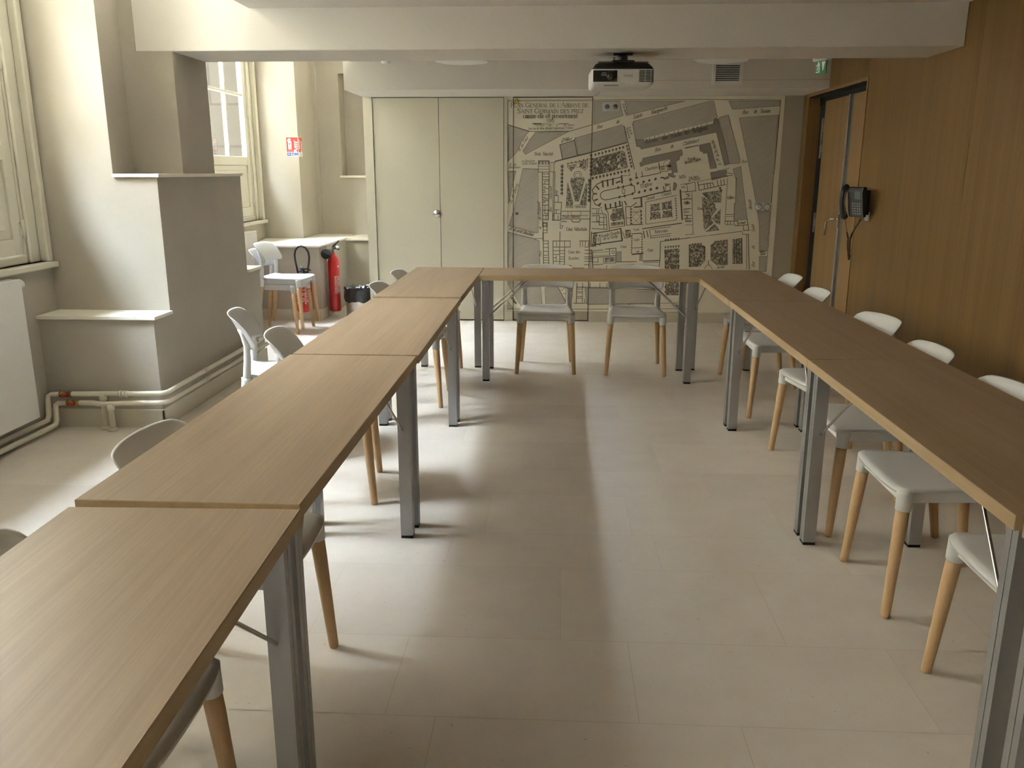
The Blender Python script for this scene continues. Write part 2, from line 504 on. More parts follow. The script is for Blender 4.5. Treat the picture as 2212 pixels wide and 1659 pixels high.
# nearer pier (outside the frame, it shapes the daylight)
pn = mb('plaster').prism([(WO, 0.47), (-2.243, 0.47), (-2.243, 1.75), (WO, 1.75)], 0, 1.396)
pn.prism([(WO, 0.47), (-2.494, 0.47), (-2.494, 1.75), (WO, 1.75)], 1.396, TOP)
pn.prism([(WO, -3.0), (-2.494, -3.0), (-2.494, -2.53), (WO, -2.53)], 0, TOP)
struct(pn.build('wall_left_near'))
pf = mb('plaster')
pf.prism([(-2.96, 8.16), (-2.31, 8.16), (-2.31, 9.24), (-2.31, 9.7), (-3.4, 9.7), (-3.13, 9.0)], 0, 0.712)
pf.prism([(WO, 9.03), (-2.715, 9.03), (-2.715, 9.7), (WO, 9.7)], 0.0, TOP)
pf.mat('dimmed_stone').box(WO, -3.27, 9.0, 9.029, 0.93, 4.45)
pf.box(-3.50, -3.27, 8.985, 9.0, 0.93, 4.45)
struct(pf.build('wall_left_far'))
# ledges
l1 = mb('ledge_paint')
l1.prism([(-2.909, 4.52), (-2.225, 4.52), (-2.225, 4.752), (-2.909, 4.752)], 0.625, 0.645)
l1.prism([(-2.225, 6.03), (-2.225, 6.30), (-3.0, 6.30), (-3.0, 6.03)], 0.716, 0.738)
l1.prism([(-2.494, 4.735), (-2.225, 4.735), (-2.225, 6.05), (-2.494, 6.05)], 1.396, 1.416)
l1.prism([(-2.97, 8.14), (-2.29, 8.14), (-2.29, 9.26), (-2.33, 9.7), (-2.72, 9.7), (-2.72, 9.03), (-3.13, 9.03)], 0.712, 0.731)
struct(l1.build('trim_4', bevel=0.003))
# skirtings
sk = mb('skirting_paint')
sk.box(-2.909, -2.231, 4.528, 4.54, 0, 0.105)
sk.box(-2.243, -2.231, 4.528, 6.297, 0, 0.105)
sk.box(-2.9, -2.231, 6.285, 6.297, 0, 0.105)
struct(sk.build('baseboard_left', bevel=0.002))
sk = mb('skirting_paint')
sk.prism([(-2.96, 8.148), (-2.298, 8.148), (-2.298, 8.33), (-2.31, 8.33), (-2.31, 8.16), (-2.96, 8.16)], 0, 0.105)
struct(sk.build('baseboard_left_far', bevel=0.002))
sk = mb('skirting_paint').box(0.318, 2.235, 8.205, 8.225, 0, 0.098)
sk.box(-0.507, -0.425, 8.205, 8.225, 0, 0.098)
struct(sk.build('baseboard_back', bevel=0.002))
sk = mb('wall_oak').box(2.22, 2.235, -3.0, DY0 - 0.004, 0, 0.07)
struct(sk.build('baseboard_right'))

# ---- windows: double casements, glazed above, panelled below
def window(nm, x, y0, y1, zt=4.45):
    """x: plane of the glass; y0..y1 outer casing; room side is +x"""
    root = bpy.data.objects.new(nm, None); C.objects.link(root); root.location = (0, 0, 0); struct(root)
    z0 = 0.93
    fr = mb('joinery_paint')
    for a, b in ((y1 - 0.17, y1), (y0, y0 + 0.17)):
        fr.box(x - 0.05, x + 0.035, a, b, z0, zt)
    fr.box(x - 0.05, x + 0.035, y0 + 0.17, y1 - 0.17, zt - 0.12, zt)
    fr.box(x - 0.05, x + 0.035, y0 + 0.17, y1 - 0.17, z0, z0 + 0.045)
    fr.build('window_frame', root, bevel=0.006)
    mo = mb('joinery_paint')
    for a, b in ((y1 - 0.055, y1 - 0.004), (y0 + 0.004, y0 + 0.055), (y1 - 0.165, y1 - 0.145), (y0 + 0.145, y0 + 0.165)):
        mo.box(x + 0.0352, x + (0.085 if b - a > .03 else 0.055), a, b, z0, zt)
    mo.build('moulding', root, bevel=0.012, seg=3)
    sl = mb('joinery_paint').box(x - 0.02, x + 0.115, y0, y1 - 0.004, z0 - 0.036, z0)
    sl.build('window_sill', root, bevel=0.008)
    ym = (y0 + y1) / 2
    for (a, b) in ((y0 + 0.172, ym - 0.001), (ym + 0.001, y1 - 0.172)):
        s = mb('joinery_paint')
        st = 0.075
        zl, zg = z0 + 0.05, 1.572
        zh = zt - 0.125
        s.box(x - 0.025, x + 0.025, a, a + st, zl, zh); s.box(x - 0.025, x + 0.025, b - st, b, zl, zh)
        s.box(x - 0.025, x + 0.025, a + st, b - st, zl, zl + 0.09)
        s.box(x - 0.025, x + 0.025, a + st, b - st, zg - 0.085, zg)
        s.box(x - 0.025, x + 0.025, a + st, b - st, zh - 0.08, zh)
        s.box(x - 0.012, x + 0.010, a + st, b - st, zl + 0.09, zg - 0.085)     # solid lower panel
        s.box(x - 0.012, x + 0.018, a + st + 0.05, b - st - 0.05, zl + 0.14, zg - 0.135)
        yc = (a + b) / 2
        s.box(x - 0.02, x + 0.02, yc - 0.014, yc + 0.014, zg, zh - 0.08)
        for zz in (2.17, 2.77, 3.37, 3.97):
            s.box(x - 0.018, x + 0.018, a + st, b - st, zz - 0.014, zz + 0.014)
        so = s.build('sash', root, bevel=0.005)
        g = mb('window_glass').add([(x - 0.004, a + st, zg), (x - 0.004, b - st, zg), (x - 0.004, b - st, zh - 0.08), (x - 0.004, a + st, zh - 0.08)], [(0, 1, 2, 3)])
        g.build('glass_pane', so)
    for yh in (y1 - 0.168, y0 + 0.168):
        for zz in (1.12, 2.0, 2.9):
            h = mb('joinery_paint').tube([(x + 0.034, yh, zz - 0.05), (x + 0.034, yh, zz + 0.05)], 0.009, 10)
            h.box(x + 0.025, x + 0.031, yh - 0.022, yh + 0.022, zz - 0.035, zz + 0.035)
            h.build('hinge', root)
window('window_1', -2.98, 2.46, 4.748)
window('window_2', -3.20, 6.57, 9.026)
window('window_3', -2.98, -1.82, 0.468)

# ---- the courtyard outside, plus unseen wings added to block sky light
struct(mb('gravel').box(-30, -4.11, -30, 40, -0.35, -0.2).build('ground'))
fc = mb('facade_stone')
fc.box(-12.6, -12.0, -16, 13.2, -0.3, 11.6)
fc.box(-12.0, -11.8, -16, 13.0, 11.3, 11.6)
fc.box(-12.0, -4.6, 13.0, 13.8, -0.3, 11.6)
for xa in (-11.3, -8.6, -5.75):
    fc.box(xa, xa + 0.62, 12.86, 13.0, -0.3, 11.3)
fc.box(-12.0, -4.6, 12.8, 13.0, 11.3, 11.6)
fc.box(-12.0, -5.6, 5.0, 6.0, -0.3, 11.6)  # unseen wing, added to keep slanting sky light off the far pier
fc.box(-12.0, -5.4, -4.0, -3.2, -0.3, 11.6)  # unseen wing, added to keep slanting sky light off the near wall face
ob = fc.build('courtyard_facade_and_blockers')
tag(ob, 'pale stone courtyard building seen through the far window, plus two unseen wings added to block sky', 'building')

# ---- right wall door: dark recess, two oak leaves
dr = bpy.data.objects.new('door_1', None); C.objects.link(dr); dr.location = (2.235, 7.34, 0); struct(dr)
def dpart(m, nm, parent=None, **k):
    return attach(m.build(nm, None, **k), parent or dr)
j = mb('jamb_oak').box(2.236, 2.235 + DD - 0.02, DY1 - 0.02, DY1 - 0.0005, 0, DZ)
j.box(2.236, 2.235 + DD - 0.02, DY0 + 0.0005, DY0 + 0.02, 0, DZ)
dpart(j, 'door_jamb')
tr = mb('door_oak').box(2.229, 2.245, DY1 - 0.004, DY1 + 0.018, 0, DZ + 0.018).box(2.229, 2.245, DY0 - 0.018, DY0 + 0.004, 0, DZ + 0.018)
tr.box(2.229, 2.245, DY0 + 0.004, DY1 - 0.004, DZ - 0.004, DZ + 0.018)
dpart(tr, 'door_trim')
v = mb('dark_void').box(2.235 + DD - 0.02, 2.40, DY0 + 0.02, DY1 - 0.001, 0, DZ)
v.box(2.24, 2.235 + DD - 0.02, DY0 + 0.02, DY1 - 0.02, DZ - 0.012, DZ - 0.001)
v.box(2.335, 2.35, DY0 + 0.02, DY1 - 0.02, DZ - 0.08, DZ - 0.012)
dpart(v, 'dark_frame')
LX = 2.318
lf = mb('door_oak').box(LX, LX + 0.022, 7.215, 7.835, 0.008, DZ - 0.055)
lf = dpart(lf, 'door_leaf')
st = mb('aluminium').box(LX - 0.016, LX + 0.02, 7.150, 7.185, 0.008, DZ - 0.052)
st.mat('aluminium_groove').box(LX - 0.004, LX + 0.02, 7.10, 7.150, 0.008, DZ - 0.055).box(LX + 0.002, LX + 0.02, 7.185, 7.215, 0.008, DZ - 0.055)
dpart(st, 'edge_profile')
l2 = mb('door_oak').box(LX - 0.004, LX + 0.022, DY0 + 0.02, 7.10, 0.008, DZ - 0.055)
dpart(l2, 'door_leaf')
hd = mb('steel').box(LX - 0.026, LX - 0.016, 7.152, 7.18, 0.985, 1.09)
hd.tube([(LX - 0.02, 7.166, 1.055), (LX - 0.06, 7.168, 1.055), (LX - 0.075, 7.185, 1.052), (LX - 0.078, 7.235, 1.045), (LX - 0.076, 7.285, 1.035), (LX - 0.074, 7.302, 1.01), (LX - 0.073, 7.312, 0.96), (LX - 0.073, 7.318, 0.915)], 0.0085, 10)
dpart(hd, 'door_handle')
for zz in (1.80, 1.63, 0.985):
    h = mb('aluminium').box(LX - 0.004, LX + 0.012, 7.865, 7.895, zz - 0.085, zz + 0.085)
    h.box(LX - 0.002, LX + 0.01, 7.835, 7.866, zz - 0.03, zz + 0.03)
    dpart(h, 'hinge')

# ---- built-in cupboard: two tall doors in a painted surround
cu = thing('cupboard', 'tall cream built-in cupboard with two flat doors and a round lock, left of the map', 'cupboard', (-1.17, 8.225, 0))
def cpart(m, nm, parent=None, **k):
    return attach(m.build(nm, None, **k), parent or cu)
s = mb('cupboard_paint').box(-1.83, -1.745, 8.196, 8.224, 0, 2.101).box(-0.508, -0.476, 8.206, 8.224, 0, 2.101).box(-1.745, -0.508, 8.206, 8.224, 2.0975, 2.101)
cpart(s, 'surround')
g = mb('shadow_gap').box(-1.745, -0.508, 8.214, 8.2245, 0.0, 2.0975)
cpart(g, 'shadow_gap')
d1 = mb('cupboard_paint').box(-1.740, -1.1235, 8.204, 8.2138, 0.012, 2.092)
d1 = cpart(d1, 'door', bevel=0.001)
d2 = mb('cupboard_paint').box(-1.1185, -0.513, 8.204, 8.2138, 0.012, 2.092)
cpart(d2, 'door', bevel=0.001)
k = mb('steel').lathe([(0.036, 0), (0.036, 0.008), (0.03, 0.014), (0.017, 0.014), (0.017, 0.02), (0.0, 0.02)], 28, axis='Y', o=(0, 0, 0))
k.mat('charcoal').box(-0.004, 0.004, -0.0215, -0.02, -0.01, 0.01)
attach(k.build('lock', None, loc=(-1.152, 8.204, 1.037)), d1)

# ================================================================ TABLES
TW, TL, TZ, TT = 0.500, 1.508, 0.74, 0.034
def make_table(label, group):
    t = thing('folding_table', label, 'table', group=group)
    top = mb('table_oak')
    hx, hy = TW / 2, TL / 2
    top.box(-hx + .0012, hx - .0012, -hy + .0012, hy - .0012, TZ - TT, TZ)
    top.mat('table_edge').box(-hx, -hx + .0012, -hy, hy, TZ - TT, TZ - .0006).box(hx - .0012, hx, -hy, hy, TZ - TT, TZ - .0006)
    top.box(-hx + .0012, hx - .0012, -hy, -hy + .0012, TZ - TT, TZ - .0006).box(-hx + .0012, hx - .0012, hy - .0012, hy, TZ - TT, TZ - .0006)
    top.build('tabletop', t, bevel=0.0008, seg=1)
    for sy in (-1, 1):
        fr = mb('dark_grey_metal').box(-hx + .07, hx - .07, sy * (hy - .045) - .012, sy * (hy - .045) + .012, TZ - TT - .03, TZ - TT)
        for xa in (-hx + .05, hx - .075):
            mb('dark_grey_metal').box(xa, xa + .025, sy * (hy - .30) - .05, sy * (hy - .30) + .05, TZ - TT - .006, TZ - TT).build('brace_bracket', t)
        fr.build('cross_rail', t)
        for sx in (-1, 1):
            cx, cy = sx * (hx - .047), sy * (hy - .043)
            a, b, q = .0240, .0240, .003
            prof = [(-a, -b), (a, -b), (a, -.0015), (a - q, -.0015), (a - q, .0015), (a, .0015), (a, b), (-a, b), (-a, .0015), (-a + q, .0015), (-a + q, -.0015), (-a, -.0015)]
            lg = mb('aluminium').prism([(cx + p[0], cy + p[1]) for p in prof], 0.012, TZ - TT)
            pass
            lo = lg.build('leg', t)
            mb('black_rubber').box(cx - .0232, cx + .0232, cy - .0232, cy + .0232, 0, 0.012).build('foot_cap', lo)
            x0, y0 = cx - sx * .005, cy - sy * .028
            br = mb('steel').tube([(x0, y0 + sy * .012, .452), (x0, y0, .462), (x0 - sx * .035, y0 - sy * .26, TZ - TT - .012), (x0 - sx * .035, y0 - sy * .285, TZ - TT - .004)], .0048, 10)
            br.build('brace', t)
    return t

GT = 'folding tables set out in a U'
spots = [
    (-0.7634, 0.884, 0.028, -0.004, 'oak-topped folding table nearest the camera, lower left, end of the left row'),
    (-0.791, 2.4225, -0.004, 0.0, 'second oak-topped folding table of the left row, next beyond the nearest one'),
    (-0.785, 3.946, 0.004, 0.0, 'third oak-topped folding table of the left row, small dark nick near its far end'),
    (-0.785, 5.470, -0.003, 0.002, 'far left corner oak-topped folding table, in front of the cream cupboard'),
    (1.213, 0.905, 0.0, 0.0, 'oak-topped folding table of the right row, cut off by the right photo edge'),
    (1.213, 2.445, 0.0, 0.0, 'long oak-topped folding table of the right row whose near end reaches the right edge'),
    (1.213, 3.955, 0.0, 0.0, 'middle oak-topped folding table of the right row, level with the wall telephone end'),
    (1.211, 5.467, 0.0, 0.0, 'far right corner oak-topped folding table, beside the oak door'),
    (0.215, 5.955, PI / 2, 0.004, 'oak-topped folding table set crosswise at the back, two white chairs behind it'),
]
proto = make_table(spots[0][4], GT)
for i, (x, y, a, dz, lab) in enumerate(spots):
    if i == 0:
        t = proto
    else:
        t = dup(proto, (0, 0, 0), 0, lab)
    t.location = (x, y, 0); t.rotation_euler = (0, 0, a)
    if dz:      # levelling feet: the top sits a touch higher or lower
        t.scale = (1, 1, 1 + dz / TZ)
    if i == 8: t.scale = (0.965, 1.484 / TL, 1 + dz / TZ)
nk = mb('shadow_gap').extr([(-.010, 0), (-.003, -.004), (.008, -.002), (.010, .003), (.0, .005)], (-0.637, 4.61, 0.7432), (1, 0, 0), (0, 1, 0), (0, 0, .0004)).build('nick')
third = [o for o in C.objects if o.name.startswith('folding_table') and o.type == 'EMPTY' and abs(o.location.y - 3.946) < 1e-4][0]
attach(nk, third)

# ================================================================ CHAIRS
def make_chair(label, group):
    t = thing('dining_chair', label, 'chair', group=group)
    # seat: dished plate, apron and four leg sockets in one moulding
    s = mb('white_plastic')
    NU, NV = 17, 15
    top, bot = [], []
    for i in range(NU):
        u = -1 + 2 * i / (NU - 1); rt, rb_ = [], []
        for j in range(NV):
            v = j / (NV - 1)
            vv = v
            hw = .176 + .037 * vv ** 1.4
            if v > .9: hw *= math.sqrt(max(0, 1 - ((v - .9) / .1) ** 2 * .16))
            if v < .08: hw *= math.sqrt(max(0, 1 - ((.08 - v) / .08) ** 2 * .10))
            x = u * hw
            y = -.156 + .376 * vv + .010 * (1 - u * u) * vv ** 3 - .012 * abs(u) ** 8 * max(0, v - .85) / .15
            z = .446 - .011 * (1 - u * u) * math.sin(PI * min(1, vv * 1.05)) + .012 * max(0, (.18 - v) / .18) ** 2 - .006 * max(0, (v - .85) / .15) ** 2
            rt.append((x, y, z)); rb_.append((x * .985, y - .003 * (v - .5), z - .011))
        top.append(rt); bot.append(rb_)
    s.shell(top, bot)
    zt, zb = .436, .393
    def panel(a, b, th):
        a, b = Vector((*a, 0)), Vector((*b, 0)); d = (b - a).normalized(); n = Vector((-d.y, d.x, 0)) * th
        s.prism([(a.x, a.y), (b.x, b.y), (b.x + n.x, b.y + n.y), (a.x + n.x, a.y + n.y)], zb, zt)
    panel((-.178, .188), (-.160, -.155), .010); panel((.160, -.155), (.178, .188), .010)
    panel((.172, .195), (-.172, .195), .010); panel((-.158, -.158), (.158, -.158), .010)
    FT = [(-1, 1), (1, 1), (-1, -1), (1, -1)]
    legs = []
    for sx, sy in FT:
        a = Vector((sx * (.181 if sy > 0 else .164), .186 if sy > 0 else -.155, .437))
        f = Vector((sx * (.208 if sy > 0 else .192), .216 if sy > 0 else -.212, 0))
        def at(z): return a + (f - a) * ((a.z - z) / a.z)
        s.tube([at(.437), at(.420), at(.372), at(.370)], [.0285, .0265, .0240, .0225], 18)
        legs.append((at(.371), f))
    s.build('seat', t)
    for p, f in legs:
        m = (p + f) / 2
        mb('beech').tube([p, p + (f - p) * .12, m, f + (p - f) * .02, f], [.0212, .0212, .0182, .0148, .0135], 16).build('leg', t)
    # back posts
    for sx in (-1, 1):
        pth = [(sx * .166, -.162, .372), (sx * .168, -.154, .45), (sx * .169, -.147, .53), (sx * .168, -.146, .60), (sx * .164, -.164, .655), (sx * .161, -.180, .680)]
        mb('white_plastic').tube(pth, [.0235, .0225, .0205, .0175, .0115, .0060], 14, ell=((0, 1, 0), .85)).build('back_post', t)
    # backrest: wide wrapped plate, leaning back, rounded corners
    b = mb('white_plastic')
    NU, NV = 25, 13
    top, bot = [], []
    for i in range(NU):
        u = -1 + 2 * i / (NU - 1); r1, r2 = [], []
        for j in range(NV):
            v = j / (NV - 1)
            # rounded outline: squeeze the height near the ends, more at the top corners
            q = max(0.0, (abs(u) - .70) / .30)
            top_z = .747 - .050 * (1 - math.sqrt(max(0.0, 1 - q * q))) - .010 * u * u
            bot_z = .588 - .012 * u * u + .030 * (1 - math.sqrt(max(0.0, 1 - max(0.0, (abs(u) - .84) / .16) ** 2)))
            z = bot_z + (top_z - bot_z) * v
            k = (z - .56) / .187
            ang = u * .95
            R = .204 / math.sin(.95)
            x = R * math.sin(ang) * (.985 + .02 * k)
            wrap = .088 - .038 * k
            y = -.171 - .016 * k - .052 * k * k + wrap * abs(u) ** 2.2
            n = Vector((math.sin(ang) * .8, -1 + .25 * abs(u), .45 * k + .1)).normalized()
            th = .0045 * (1.15 - .35 * abs(v - .5) * 2)
            r1.append((x + n.x * th, y + n.y * th, z + n.z * th)); r2.append((x - n.x * th, y - n.y * th, z - n.z * th))
        top.append(r1); bot.append(r2)
    b.shell(top, bot)
    b.build('backrest', t)
    return t

GC = 'white chairs with beech legs around the tables'
E_, W_, S_ = -PI / 2, PI / 2, PI      # facing +x, -x, -y
chairs = [
    (-0.90, 1.335, E_, 'white chair at the nearest left table, only its back top showing at the left edge'),
    (-0.89, 2.10, E_, 'white chair at the second left table, backrest over the near end of its outer edge'),
    (-1.035, 3.630, E_ + .148, 'white chair at the third left table, backrest just before a table seam'),
    (-1.415, 4.185, E_ + .25, 'white chair pulled well back from the left row, beside the stepped wall'),
    (-0.925, 5.245, E_, 'white chair at the far left corner table, nearer of the two by the bin'),
    (-0.92, 5.925, E_, 'white chair at the far left corner table, farther one in front of the cream cupboard'),
    (-0.072, 6.185, S_, 'white chair behind the back table, left one of the two facing the camera'),
    (0.582, 6.165, S_ - .04, 'white chair behind the back table, right one of the two facing the camera'),
    (1.322, 2.062, W_, 'white chair at the right row, nearest one, seat corner showing beside the table leg'),
    (1.318, 2.79, W_, 'white chair at the right row, second nearest, whole seat showing under the table'),
    (1.328, 3.43, W_, 'white chair at the right row, third nearest, behind the thin steel table brace'),
    (1.396, 4.146, W_ + .17, 'white chair at the right row just left of the paired table legs, fourth nearest'),
    (1.375, 5.12, W_, 'white chair at the right row, second farthest, backrest against the oak door'),
    (1.41, 5.83, W_, 'white chair at the right row, farthest, backrest in front of the dark door gap'),
]
cproto = make_chair(chairs[0][3], GC)
cproto.location = (chairs[0][0], chairs[0][1], 0); cproto.rotation_euler = (0, 0, chairs[0][2])
for x, y, a, lab in chairs[1:]:
    dup(cproto, (x, y, 0), a, lab)
dup(cproto, (-2.525, 7.60, 0), E_ - .06, 'lower of the two white chairs stacked by the far window', 'two stacked white chairs')
dup(cproto, (-2.472, 7.588, 0.056), E_ - .06, 'upper white chair of the stack of two by the far window', 'two stacked white chairs')

